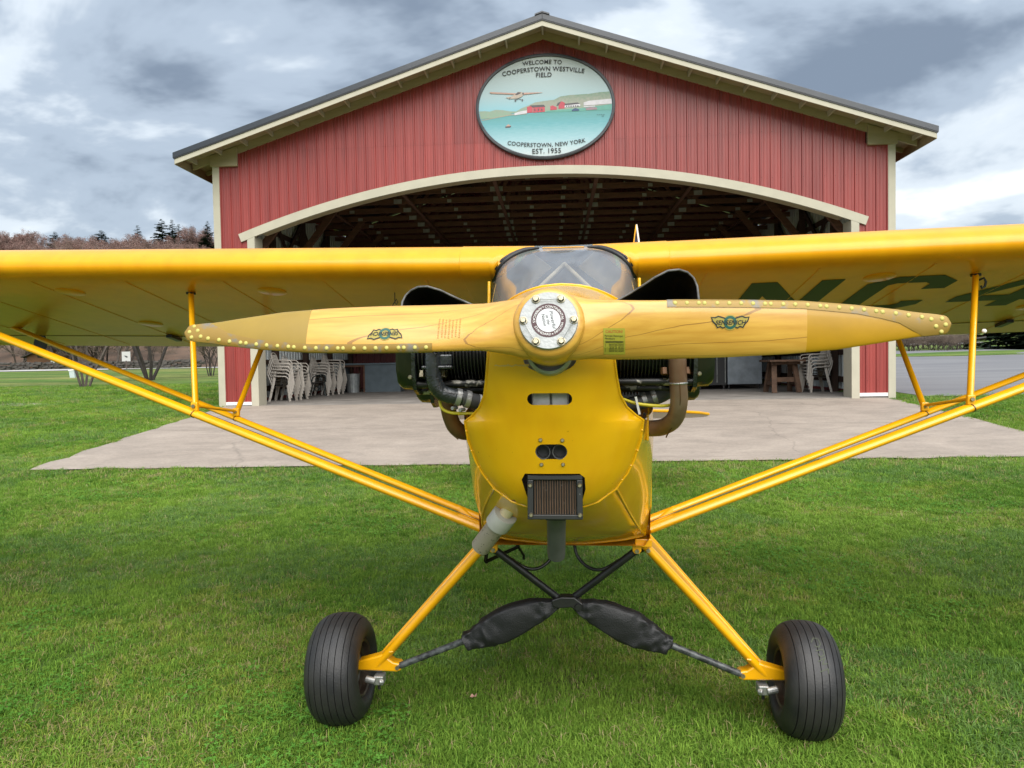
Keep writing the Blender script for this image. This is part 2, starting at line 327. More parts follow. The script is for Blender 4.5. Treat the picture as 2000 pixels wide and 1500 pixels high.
for side in (-1, 1):
    xs = [0, .02, .04, .06, .075, .09, .105, .12, .14, .16, .18, .21, .25, .30, .36, .42, .50, .55, XT]
    mb = MB(); mb.loft([blade_ring(x, side) for x in xs], True, True); bl = mb.build('blade', m_wood, prop, 50)
    xs = [XT, .62, .66, .70, .74, .78, .81, .835, .86, .875, .886, .893, .898, .9015, .904, .905]
    mb = MB(); mb.loft([blade_ring(x, side) for x in xs], True, True); mb.build('painted_tip', m_mustard if side < 0 else m_mustard2, bl, 50)
    # metal guard along the leading edge and round the tip
    xg0 = .272 if side > 0 else .276
    gx = [xg0, .30, .34, .40, .46, .52, .58, .64, .70, .75, .79, .82, .845, .862, .876, .886, .893, .898, .9015, .904, .9055]
    rings = []
    for x in gx:
        up, lo = blade_edges(min(x, .9045), side)
        wd = interp(x, [(.27, .0190), (.6, .0190), (.72, .021), (.79, .030), (.83, .046), (.86, .060), (.89, .05), (.91, .04)])
        wd = min(wd, (up - lo) * 0.99)
        if side > 0: a, b = up - wd, up + .0012
        else: a, b = lo - .0012, lo + wd
        pts = []
        for i in range(9): z = a + (b - a) * i / 8; pts.append((side * x, blade_front(min(x, .9045), min(max(z, lo), up), side) - .0016, z))
        for i in range(8, -1, -1): z = a + (b - a) * i / 8; pts.append((side * x, blade_back(min(x, .9045), min(max(z, lo), up), side) + .0016, z))
        rings.append(pts)
    mb = MB(); mb.loft(rings, True, True); gd = mb.build('tip_guard', m_brass, bl, 50)
    rv = MB(); rv.lathe([(0.0001, -.0012), (.003, -.0012), (.0053, 0.0005), (.0053, .002)], (0, 0, 0), (0, 1, 0), 10); rme = rv.mesh('rivet', m_rivet, 60)
    rx = [.290, .317, .344, .357, .386, .413, .440, .467, .494, .507, .535, .562, .590, .618, .632, .660, .688, .715, .742, .756, .785, .813, .842]
    for i, x in enumerate(rx):
        up, lo = blade_edges(x, side); z = (up - .0095) if side > 0 else (lo + .0095)
        link('rivet', rme, gd, (side * x, blade_front(x, z, side) - .0022, z), (0, 0, 0))
    for (x, f) in ((.862, .74), (.872, .42), (.884, .15), (.893, .5), (.886, .82)):
        up, lo = blade_edges(x, side); z = lo + (up - lo) * (f if side > 0 else 1 - f)
        link('rivet', rme, gd, (side * x, blade_front(x, z, side) - .0022, z))
    # maker's winged badge
    def onblade(poly_list, cx_, cz_, ang, sc, m, name, off, par):
        mb = MB()
        for vs, fs in poly_list:
            ps = []
            for (u, v) in vs:
                X = cx_ + (u * math.cos(ang) - v * math.sin(ang)) * sc; Z = cz_ + (u * math.sin(ang) + v * math.cos(ang)) * sc
                ps.append((X, blade_front(abs(X), Z, side) - off, Z))
            mb.add(ps, fs)
        return mb.build(name, m, par)
    def ring2(r0, r1, n=28): return ([(r * math.cos(2*math.pi*i/n), r * math.sin(2*math.pi*i/n)) for r in (r0, r1) for i in range(n)], [(i, (i+1) % n, n + (i+1) % n, n + i) for i in range(n)])
    def strip(pts, wd):
        vs = []; fs = []
        for i, p in enumerate(pts):
            q = pts[min(i+1, len(pts)-1)]; o_ = pts[max(i-1, 0)]; dx, dy = q[0]-o_[0], q[1]-o_[1]; l = math.hypot(dx, dy) or 1
            vs += [(p[0] - dy/l*wd/2, p[1] + dx/l*wd/2), (p[0] + dy/l*wd/2, p[1] - dx/l*wd/2)]
        for i in range(len(pts)-1): fs.append((2*i, 2*i+1, 2*i+3, 2*i+2))
        return vs, fs
    def subdiv(poly, nx=12):
        xs_ = sorted(p[0] for p in poly); return poly
    wing = [(.32, .30), (.55, .38), (.80, .46), (1.02, .52), (1.30, .40), (1.62, .44), (1.50, .10), (1.25, -.15), (1.10, -.42), (.85, -.34), (.62, -.46), (.34, -.34)]
    lcx, lcz, la = (.4145, .002, 0.0) if side > 0 else (-.392, -.011, math.pi)
    wl = [(-x, y) for x, y in wing]
    def fan(poly):
        cxx = sum(p[0] for p in poly)/len(poly); cyy = sum(p[1] for p in poly)/len(poly); n = len(poly)
        mid = [((p[0]+cxx)/2, (p[1]+cyy)/2) for p in poly]
        return (list(poly) + mid + [(cxx, cyy)], [(i, (i+1) % n, n + (i+1) % n, n + i) for i in range(n)] + [(n+i, n + (i+1) % n, 2*n) for i in range(n)])
    big = lambda poly, k: [(p[0]*k, p[1]*k) for p in poly]
    bdg = onblade([fan([(x*1.05+.0, y*1.18) for x, y in wing]), fan([(x*1.05, y*1.18) for x, y in wl]), fan([(.66*math.cos(t*.3491), .66*math.sin(t*.3491)) for t in range(18)])], lcx, lcz, la, .0262, m_paleprint, 'badge', .0008, bl)
    onblade([strip(wing + [wing[0]], .11), strip(wl + [wl[0]], .11)], lcx, lcz, la, .0262, m_ink, 'badge_outline', .0013, bdg)
    onblade([ring2(.34, .56)], lcx, lcz, la, .0262, m_teal, 'badge_ring', .0014, bdg)
    tv, tf = text_pts('SENSENICH', .52, shear=.25, sp=1.02, bold=.02)
    wmax = max(abs(v[0]) for v in tv)
    onblade([([(v[0]*1.36/wmax, v[1] - .19) for v in tv], tf)], lcx, lcz, la, .0262, m_ink, 'badge_lettering', .0019, bdg)
    if side > 0:
        q = [(x_, y_) for y_ in (-.5, -.25, 0, .25, .5) for x_ in (-.5, -.25, 0, .25, .5)]
        qf = [(r*5+c, r*5+c+1, r*5+c+6, r*5+c+5) for r in range(4) for c in range(4)]
        scx, scz = .150, -.038
        st = onblade([([(x_*.050, y_*.053) for x_, y_ in q], qf)], scx, scz, .03, 1, m_stick, 'caution_sticker', .0012, bl)
        tv, tf = text_pts('CAUTION!', .0085); onblade([([(v[0], v[1]+.0165) for v in tv], tf)], scx, scz, .03, 1, m_redink, 'sticker_heading', .0018, st)
        pl_ = []
        for k, s_ in enumerate(('Periodic Retorque', 'Necessary')):
            tv, tf = text_pts(s_, .0056, 'LEFT'); pl_.append(([(v[0]-.022, v[1]+.0085-k*.0055) for v in tv], tf))
        for k in range(2): pl_.append(strip([(-.021, -.001-k*.0026), (-.005, -.001-k*.0026), (.021, -.001-k*.0026)], .0011))
        for cxl in (-.021, -.012, -.006, .001, .0075, .014, .021): pl_.append(strip([(cxl, -.006), (cxl, -.022)], .0006))
        for cxl in (-.009, -.003, .004, .011, .0175):
            for k in range(6): pl_.append(strip([(cxl-.0018, -.0075-k*.0026), (cxl+.0018, -.0075-k*.0026)], .001))
        onblade(pl_, scx, scz, .03, 1, m_ink, 'sticker_lettering', .0018, st)
    else:
        pl_ = []
        r2 = random.Random(3)
        for row in range(7):
            u = -.262 + row * .0085; v = -.028 + r2.random()*.004
            while v < .022:
                l_ = r2.uniform(.002, .0045); pl_.append(strip([(u, v), (u + r2.uniform(-.0015, .0015), v + l_)], .0024)); pl_.append(strip([(u - .002, v + l_/2), (u + .002, v + l_/2)], .001)); v += l_ + r2.uniform(.0012, .003)
        onblade(pl_, 0, 0, 0, 1, m_brownink, 'stamped_lettering', .0008, bl)
# hub boss, plate, bolts
mb = MB(); mb.lathe([(.0001, .058), (.074, .058), (.083, .05), (.086, .02), (.086, -.02), (.083, -.044), (.076, -.054), (.066, -.057), (.0001, -.057)], (0, 0, 0), (0, 1, 0), 48); mb.build('hub_boss', m_wood, prop, 60)
mb = MB(); mb.lathe([(.0001, -.066), (.0655, -.066), (.067, -.064), (.067, -.0555)], (0, 0, 0), (0, 1, 0), 48); plate = mb.build('hub_plate', m_alu, prop, 40)
bm_ = MB(); bm_.lathe([(.0001, -.011), (.0070, -.011), (.0085, -.009), (.0085, -.003)], (0, 0, 0), (0, 1, 0), 6); bm_.lathe([(.0090, -.0035), (.0115, -.003), (.0115, .0)], (0, 0, 0), (0, 1, 0), 20); bme = bm_.mesh('bolt', m_bolt, 30)
bpos = [(.0575 * math.cos(a), .0575 * math.sin(a)) for a in (math.radians(60*k) for k in range(6))]
for k, (u, v) in enumerate(bpos): link('bolt', bme, plate, (u, -.066, v), (0, .3*k, 0), (.86, .9, .86))
def arc(p, q, sag): return [(p[0]+(q[0]-p[0])*t, -.0735, p[1]+(q[1]-p[1])*t + sag*4*t*(1-t)) for t in (0, .25, .5, .75, 1)]
for i, j in ((2, 1), (3, 4), (0, 5)):
    mb = MB(); mb.tube(arc(bpos[i], bpos[j], -.003), .0009, 6); mb.build('safety_wire', m_steel, plate)
flat = lambda vs, fs, y, m, name: MB().add([(u, y, v) for u, v in vs], fs).build(name, m, plate)
disc_ = ([(0, 0)] + [(.0395*math.cos(2*math.pi*i/48), .0395*math.sin(2*math.pi*i/48)) for i in range(48)], [(0, 1+i, 1+(i+1) % 48) for i in range(48)])
flat(*disc_, -.0668, m_maroon, 'emblem_ring')
flat([(u*.70, v*.70) for u, v in disc_[0]], disc_[1], -.0672, m_silver, 'emblem_centre')
def ringtext(s_, size, r, a0, ccw):
    vs, fs = text_pts(s_, size, 'LEFT', sp=1.0); o_ = []
    for u, v in vs:
        if not ccw: a = a0 - u / r; o_.append(((r + v) * math.cos(a), (r + v) * math.sin(a)))
        else: a = a0 + u / r; rr = r + size * .72 - v; o_.append((rr * math.cos(a), rr * math.sin(a)))
    return o_, fs
def fit(s_, size, r, span):
    vs, _ = text_pts(s_, size, 'LEFT'); return size * span * r / max(v[0] for v in vs)
for s_, a0, span, ccw in (('CONTINENTAL', 1.83, 1.83, False), ('MOTORS', -.17, .98, False), ("AMERICA'S", 2.05, 1.25, True), ('STANDARD', 3.55, 1.35, True)):
    sz = min(.0115, fit(s_, .0115, .0298, span)); v_, f_ = ringtext(s_, sz, .0298, a0, ccw); flat(v_, f_, -.0673, m_white, 'emblem_lettering')
for a in (1.94, -1.28):
    flat([(.0335*math.cos(a) + .0014*math.cos(k), .0335*math.sin(a) + .0014*math.sin(k)) for k in range(6)], [(0, 1, 2, 3, 4, 5)], -.0673, m_white, 'emblem_dot')
for k, (s_, sz, dx) in enumerate((('Powerful', .0115, .006), ('as the', .0095, -.004), ('Nation', .0105, -.0135))):
    vs, fs = text_pts(s_, sz, 'CENTER', shear=.3); ca, sa = math.cos(-1.38), math.sin(-1.38)
    flat([(dx + u*ca - v*sa, u*sa + v*ca + .001) for u, v in vs], fs, -.0676, m_ink, 'emblem_script')
# ---- nose bowl: a domed sheet with real openings
CX = -0.012
FZ = [(.982, .315, .05, .01), (.99, .300, .085, .02), (1.003, .285, .122, .035), (1.04, .255, .172, .065), (1.085, .225, .203, .085), (1.12, .207, .220, .095), (1.18, .175, .238, .110), (1.235, .150, .243, .115),
      (1.25, .142, .222, .105), (1.275, .131, .195, .080), (1.31, .117, .176, .055), (1.36, .100, .166, .045), (1.41, .090, .160, .040), (1.45, .088, .158, .040), (1.50, .093, .145, .040), (1.53, .105, .110, .030), (1.545, .122, .06, .012)]
def fz(z, k): return interp(z, [(r[0], r[k]) for r in FZ])
def face_pt(s, z): return Vector((CX + s * fz(z, 2), fz(z, 1) + fz(z, 3) * abs(s) ** 3.2, z))
def face_y(x, z): return fz(z, 1) + fz(z, 3) * min(1, abs((x - CX) / fz(z, 2))) ** 3.2
zs = []
for a, b in zip(FZ, FZ[1:]): zs += [a[0], (a[0] + b[0]) / 2]
zs.append(FZ[-1][0]); ns = 28
fr = [[face_pt(-1 + 2 * j / ns, z) for j in range(ns + 1)] for z in zs]
bk = [[p + Vector((0, .006, 0)) for p in r] for r in fr]
mb = MB(); nr = len(zs); nc = ns + 1
mb.v = [p for r in fr for p in r] + [p for r in bk for p in r]
o_ = nr * nc
for i in range(nr - 1):
    for j in range(ns):
        a = i*nc + j; mb.f.append((a, a+1, a+1+nc, a+nc)); mb.f.append((a+o_, a+nc+o_, a+1+nc+o_, a+1+o_))
brd = [j for j in range(nc)] + [i*nc + nc - 1 for i in range(1, nr)] + [(nr-1)*nc + j for j in range(nc-2, -1, -1)] + [i*nc for i in range(nr-2, 0, -1)]
for a, b in zip(brd, brd[1:] + brd[:1]): mb.f.append((a, a + o_, b + o_, b))
bowl = mb.build('nose_bowl', m_yel, plane)
cut = MB()
def stadium(cx_, cz_, wd, ht, n=10):
    r = ht / 2; pts = []
    for k in range(n + 1): a = -math.pi/2 + math.pi*k/n; pts.append((cx_ + wd/2 - r + r*math.cos(a), cz_ + r*math.sin(a)))
    for k in range(n + 1): a = math.pi/2 + math.pi*k/n; pts.append((cx_ - wd/2 + r + r*math.cos(a), cz_ + r*math.sin(a)))
    return pts
fy = lambda u, v, t: (u, -.1 + t, v)
cut.prism(stadium(CX-.003, 1.302, .114, .030), fy, .7)
cut.prism(stadium(CX-.003, 1.160, .084, .042), fy, .7)
cut.prism([(CX + .066*math.cos(math.pi + math.pi*k/14), 1.402 + .034*math.sin(math.pi + math.pi*k/14)) for k in range(15)], fy, .7)
cut.prism([(-.098, 1.078), (-.088, 1.097), (.058, 1.097), (.072, 1.085), (.074, 1.05), (.062, 1.00), (.05, .92), (-.06, .92), (-.085, 1.02)], fy, .7)
cut.prism([(-.155, .995), (-.125, 1.012), (-.105, .985), (-.12, .95), (-.16, .95)], fy, .45)
co = cut.build('cutter', None, plane)
md = bowl.modifiers.new('cut', 'BOOLEAN'); md.object = co; md.operation = 'DIFFERENCE'; md.solver = 'EXACT'
dg = bpy.context.evaluated_depsgraph_get(); dg.update(); nm = bpy.data.meshes.new_from_object(bowl.evaluated_get(dg))
bowl.modifiers.clear(); bowl.data = nm; bpy.data.objects.remove(co)
nm.polygons.foreach_set('use_smooth', [True] * len(nm.polygons)); nm.set_sharp_from_angle(angle=math.radians(35))
# rolled rim of the bowl + rivets
rim_r = [(.243, 1.235), (.238, 1.18), (.220, 1.12), (.203, 1.085), (.172, 1.04), (.122, 1.003), (.085, .990), (.04, .983), (0, .981)]
def rim(sx, x, z): return Vector((CX + sx * x, fz(z, 1) + fz(z, 3), z))
rimA = [rim(1, x, z) for x, z in rim_r] + [rim(-1, x, z) for x, z in reversed(rim_r[:-1])]
mb = MB(); mb.tube(rimA, .0035, 8); mb.build('cowl_seam', m_yel, plane, 60)
# narrow flanges beside the cylinders
for sx in (-1, 1):
    ups = [r for r in FZ if r[0] >= 1.235]
    mb = MB(); mb.tube([rim(sx, r[2], r[0]) for r in ups], .0035, 8); mb.build('cowl_seam', m_yel, plane, 60)
rv = MB(); rv.lathe([(.0001, -.003), (.002, -.0026), (.0036, 0)], (0, 0, 0), (0, 1, 0), 8); rvm = rv.mesh('rivet', m_yel, 60)
for k in range(16):
    t = (k + .5) / 16 * (len(rimA) - 1); i = int(t); p = rimA[i].lerp(rimA[i+1], t - i); link('rivet', rvm, bowl, p + Vector((0, -.003, .004 if abs(p.x) < .2 else 0)))
sc_ = MB(); sc_.lathe([(.0001, -.004), (.0035, -.004), (.0055, -.001), (.0055, .001)], (0, 0, 0), (0, 1, 0), 12); scm = sc_.mesh('screw', m_bolt, 40)
for x, z in ((CX-.03, 1.193), (CX+.027, 1.192), (CX-.03, 1.124), (CX+.027, 1.124)): link('screw', scm, bowl, (x, face_y(x, z) - .001, z))
# worn paint along the top of the chin
mb = MB(); top_, bot_ = [], []
for k in range(26):
    x = CX - .142 + k*.0036; zc = 1.388 + .004*mnoise.noise(Vector((k*.35, 0, 3))); wd = .0035*(.4 + abs(mnoise.noise(Vector((k*.55, 2, 1)))))
    top_.append((x, face_y(x, zc) - .0012, zc + wd)); bot_.append((x, face_y(x, zc) - .0012, zc - wd))
mb.add(top_ + bot_, [(i, i+1, 26+i+1, 26+i) for i in range(25)]); mb.build('paint_chip', mat('worn_primer', (.62, .42, .10), .7), bowl)
# behind the openings
mb = MB(); mb.lathe([(.05, .07), (.058, .075), (.06, .13), (.075, .16), (.085, .30)], (CX, 0, 1.43), (0, 1, -.1), 24); mb.bb(CX-.05, CX-.002, .15, .19, 1.27, 1.36); mb.bb(CX, CX+.045, .15, .19, 1.27, 1.36)
mb.bb(CX-.05, CX+.045, .12, .16, 1.365, 1.40); mb.build('crankcase', m_alu, plane, 40, .004)
mb = MB(); mb.bb(CX-.045, CX+.04, .235, .25, 1.13, 1.19); cb = mb.build('duct_plate', m_pipe, plane)
for sx in (-1, 1):
    mb = MB(); mb.lathe([(.0175, .0), (.0195, .0), (.0195, .05), (.0175, .05), (.0175, 0)], (CX-.003 + sx*.022, .196, 1.158), (0, 1, 0), 20); mb.build('duct_mouth', m_pipe, cb, 40)
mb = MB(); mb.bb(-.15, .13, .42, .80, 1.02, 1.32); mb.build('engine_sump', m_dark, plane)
# ---- lower cowl
Bh = [(.305, 1.26), (.312, 1.13), (.313, 1.0), (.311, .87), (.290, .765), (.22, .750), (.14, .740), (.07, .734), (0, .732)]
rB = [Vector((x, .93, z)) for x, z in Bh] + [Vector((-x, .93, z)) for x, z in reversed(Bh[:-1])]
rings = []
for k in range(7):
    t = k / 6; bul = .022 * math.sin(math.pi * t)
    rings.append([a.lerp(b, t) + Vector(((1 if (a.x - CX) > .02 else -1 if (a.x - CX) < -.02 else 0) * bul * (1 if abs(a.x) > .16 else .3), 0, -bul * (1 if abs(a.x) < .18 else 0.2))) for a, b in zip(rimA, rB)])
mb = MB(); mb.loft(rings, False); lower = mb.build('lower_cowl', m_yel, plane, 35)
for i in (4, len(rimA) - 5):
    mb = MB(); mb.tube([r[i] for r in rings], .004, 8); mb.build('cowl_fold', m_yel, lower, 60)
mb = MB(); mb.tube([p + Vector((0, .003, -.002)) for p in rB], .004, 8); mb.build('cowl_lip', m_yel, lower, 60)
# ---- windshield curves
TOPC = [(0, 1.37, 1.876), (.06, 1.37, 1.877), (.125, 1.366, 1.876)]
AF_U = [(1, .003), (.9, .028), (.8, .052), (.7, .074), (.6, .095), (.5, .112), (.4, .123), (.3, .128), (.2, .124), (.15, .118), (.1, .107), (.075, .099), (.05, .089), (.035, .080), (.025, .072), (.015, .062), (.007, .050), (.002, .040), (0, .032)]
AF_L = [(.002, .023), (.007, .015), (.015, .010), (.025, .006), (.04, .003), (.06, .001), (.1, 0), (.2, 0), (.35, 0), (.5, 0), (.65, 0), (.78, 0), (.9, 0), (1, 0)]
AF = AF_U + AF_L
CA, SA = math.cos(math.atan(.18)), math.sin(math.atan(.18)); CH = 1.61
def wpt(x, c, h, chord=CH, dv=0.0):
    u, n_ = c * chord, h * CH * (chord / CH)
    return Vector((x, 1.335 + dv + u * CA + n_ * SA, 1.758 - u * SA + n_ * CA + .021 * abs(x)))
def und(x, v, off=0.0): return Vector((x, v, 1.758 - .18 * (v - 1.335) + .021 * abs(x) - off))
# where the cabin glass meets the wing-root nose
def af_at(t):   # t: arclength index along AF, float
    i = min(int(t), len(AF) - 2); f = t - i; return (AF[i][0] + (AF[i+1][0] - AF[i][0]) * f, AF[i][1] + (AF[i+1][1] - AF[i][1]) * f)
iA, iB = 15.0, 24.5
root_x = [.125, .155, .185, .215, .245, .272, .294, .310]
def root_t(x):
    zt = interp(x, [(.12, 1.872), (.155, 1.866), (.19, 1.852), (.22, 1.834), (.248, 1.812), (.27, 1.787), (.286, 1.765), (.30, 1.742), (.311, 1.735)])
    t = 13.0
    while t < 24.5 and wpt(x, *af_at(t)).z > zt: t += .1
    return t
TOPH = [Vector((0, 1.375, 1.868)), Vector((.065, 1.372, 1.868))] + [wpt(x, *af_at(root_t(x))) for x in root_x]
def curve_eval(tab, t):
    d = [0]
    for a, b in zip(tab, tab[1:]): d.append(d[-1] + (b - a).length)
    s = t * d[-1]
    for i in range(len(tab) - 1):
        if s <= d[i+1] + 1e-9: return tab[i].lerp(tab[i+1], (s - d[i]) / max(1e-9, d[i+1] - d[i]))
    return tab[-1]
BASEH = [Vector(p) for p in ((0, .86, 1.664), (.06, .865, 1.660), (.11, .88, 1.650), (.16, .92, 1.634), (.205, .985, 1.615), (.25, 1.07, 1.600), (.285, 1.18, 1.590), (.303, 1.28, 1.583), (.309, 1.36, 1.578))]
ng = 20
def sym(f): return [Vector((-f(1 - k/ng).x, f(1 - k/ng).y, f(1 - k/ng).z)) for k in range(ng)] + [f(k/ng) for k in range(ng + 1)]
baseC = sym(lambda t: curve_eval(BASEH, t)); topC = sym(lambda t: curve_eval(TOPH, t))
# top cowl from the nose bowl back to the windshield base
nose = []
for k in range(2*ng + 1):
    a = math.pi * (1 - k / (2*ng)); x = .150 * math.cos(a); z = 1.462 + .086 * (math.sin(a) ** .8 if math.sin(a) > 0 else 0); nose.append(Vector((CX + x, .11 + .05 * abs(math.cos(a)) ** 3, z)))
rings = []
for k in range(9):
    t = k / 8; bul = .010 * math.sin(math.pi * t); rings.append([a.lerp(b, t) + Vector((0, 0, bul)) for a, b in zip(nose, baseC)])
mb = MB(); mb.loft(rings, False); topcowl = mb.build('top_cowl', m_yel, plane, 50)
rings2 = []
for k in range(7):
    t = k / 6; rings2.append([a.lerp(b, t) + Vector((0, 0, .018 * math.sin(math.pi * t))) for a, b in zip(baseC, topC)])
mb = MB(); mb.loft(rings2, False); wsh = mb.build('windshield', m_glass, plane, 179)
mb = MB(); mb.tube([p + Vector((0, -.001, .002)) for p in baseC], .0045, 8); mb.build('windshield_channel', m_yel, wsh, 60)
mb = MB(); mb.tube([Vector((0, 0, .004)) + p for p in topC[ng-4:ng+5]], .0028, 8); mb.build('top_channel', m_fab, wsh, 60)
for sx in (-1, 1):
    pts = [Vector((sx * p.x, p.y, p.z)) for p in [curve_eval(TOPH, .24 + .76*k/14) for k in range(15)]]
    mb = MB(); mb.tube([p + Vector((0, -.006, .004)) for p in pts], [.004, .006] + [.008]*11 + [.007, .005], 10); mb.tube([p + Vector((sx*.013, .002, .008)) for p in pts], [.003, .004] + [.0055]*11 + [.005, .003], 8); mb.build('rubber_seal', m_rubber, wsh, 60)
# ---- fuselage: firewall, skins, floor, tail
mb = MB(); mb.prism([(-.27, .80), (.27, .80), (.275, 1.50), (.19, 1.585), (-.19, 1.585), (-.275, 1.50)], lambda u, v, t: (u, .90 + t, v), .012); mb.build('firewall', m_dark, plane)
FUS = [(.90, .306, .733, 1.53), (1.10, .310, .712, 1.56), (1.36, .313, .690, 1.578), (1.9, .316, .655, 1.48), (2.5, .310, .625, 1.42), (2.95, .290, .605, 1.40), (3.6, .235, .560, 1.26), (4.5, .160, .510, 1.06), (5.4, .085, .465, .92), (6.05, .025, .440, .84)]
for sx in (-1, 1):
    mb = MB(); mb.loft([[Vector((sx * (hw - .02), v, zb)), Vector((sx * hw, v, zb + .03)), Vector((sx * (hw + .008), v, (zb + zt) / 2)), Vector((sx * hw, v, zt))] for v, hw, zb, zt in FUS], False); mb.build('fuselage_side', m_fab, plane, 40)
mb = MB(); mb.loft([[Vector((s_ * (hw - .02), v, zb)) for s_ in (-1, -.3, .3, 1)] for v, hw, zb, zt in FUS], False); mb.build('fuselage_belly', m_fab, plane)
TD = [(2.90, .290, 1.40, 1.50), (3.6, .235, 1.26, 1.37), (4.5, .160, 1.06, 1.15), (5.4, .085, .92, .97), (6.05, .025, .84, .86)]
mb = MB(); mb.loft([[Vector((hw * math.cos(a), v, zt + (pk - zt) * math.sin(a))) for a in (math.pi * k / 8 for k in range(9))] for v, hw, zt, pk in TD], False); mb.build('turtle_deck', m_fab, plane, 40)
mb = MB(); mb.bb(-.275, .275, 1.02, 1.04, 1.30, 1.585); ip = mb.build('instrument_panel', m_black, plane)
for x in (-.18, -.06, .06, .18):
    mb = MB(); mb.lathe([(.0001, .0), (.036, .0), (.04, .006), (.04, .0)], (x, 1.041, 1.50), (0, 1, 0), 16); mb.build('dial', m_alu, ip)
mb = MB(); mb.bb(-.25, .25, 1.05, 2.9, .74, .76); mb.build('cabin_floor', m_dark, plane)
for v0, nm_ in ((1.75, 'seat'), (2.5, 'seat')):
    mb = MB(); mb.bb(-.22, .22, v0 - .35, v0, 1.02, 1.10); mb.box((0, v0 + .04, 1.28), (.44, .06, .40), Matrix.Rotation(-.2, 3, 'X')); mb.build(nm_, m_black, plane, None, .02)
# cabin tubes and headliner
mb = MB(); mb.tube([(-.21, 1.22, 1.585), (0, 1.62, 1.835)], .0095, 10); mb.build('cabin_tube', m_cream, plane, 60)
mb = MB(); mb.tube([(.21, 1.22, 1.585), (0, 1.62, 1.835)], .0095, 10); mb.build('cabin_tube', m_cream, plane, 60)
mb = MB(); mb.tube([(-.30, 1.95, 1.655), (.30, 1.95, 1.655)], .0095, 10); mb.build('cabin_tube', m_cream, plane, 60)
for bx_ in (-.02, .035): mb = MB(); mb.lathe([(.0001, -.004), (.012, -.004), (.012, .0)], (bx_, 1.60, 1.842), (0, 1, 0), 12); mb.build('cabin_bolt', m_steel, plane)
for sx in (-1, 1):
    q = [Vector((sx*.135, 1.41, 1.858)), Vector((sx*.062, 1.75, 1.835)), Vector((sx*.30, 1.85, 1.66)), Vector((sx*.30, 1.41, 1.735))]
    mb = MB(); mb.add(q + [p + Vector((0, .006, .004)) for p in q], [(0, 1, 2, 3), (7, 6, 5, 4), (0, 4, 5, 1), (1, 5, 6, 2), (2, 6, 7, 3), (3, 7, 4, 0)]); mb.build('headliner', m_cloth, plane)
    mb = MB(); mb.tube([(sx*.315, 1.345, 1.56), (sx*.313, 1.36, 1.735)], .007, 8); mb.build('door_post', m_yel, plane, 60)
    mb = MB(); mb.add([(sx*.315, 1.37, 1.575), (sx*.315, 2.75, 1.42), (sx*.315, 2.75, 1.49), (sx*.315, 1.37, 1.735)], [(0, 1, 2, 3)]); mb.build('side_window', m_glass, plane)
mb = MB(); mb.loft([[wpt(x, c, h + .002) for c, h in AF_U[::-1][9:16]] for x in (-.305, -.2, -.1, 0, .1, .2, .305)], False); mb.loft([[wpt(x, c, h + .002) for c, h in AF_U[::-1][3:10]] for x in (-.124, -.06, 0, .06, .124)], False); mb.build('skylight', m_glass, plane, 179)
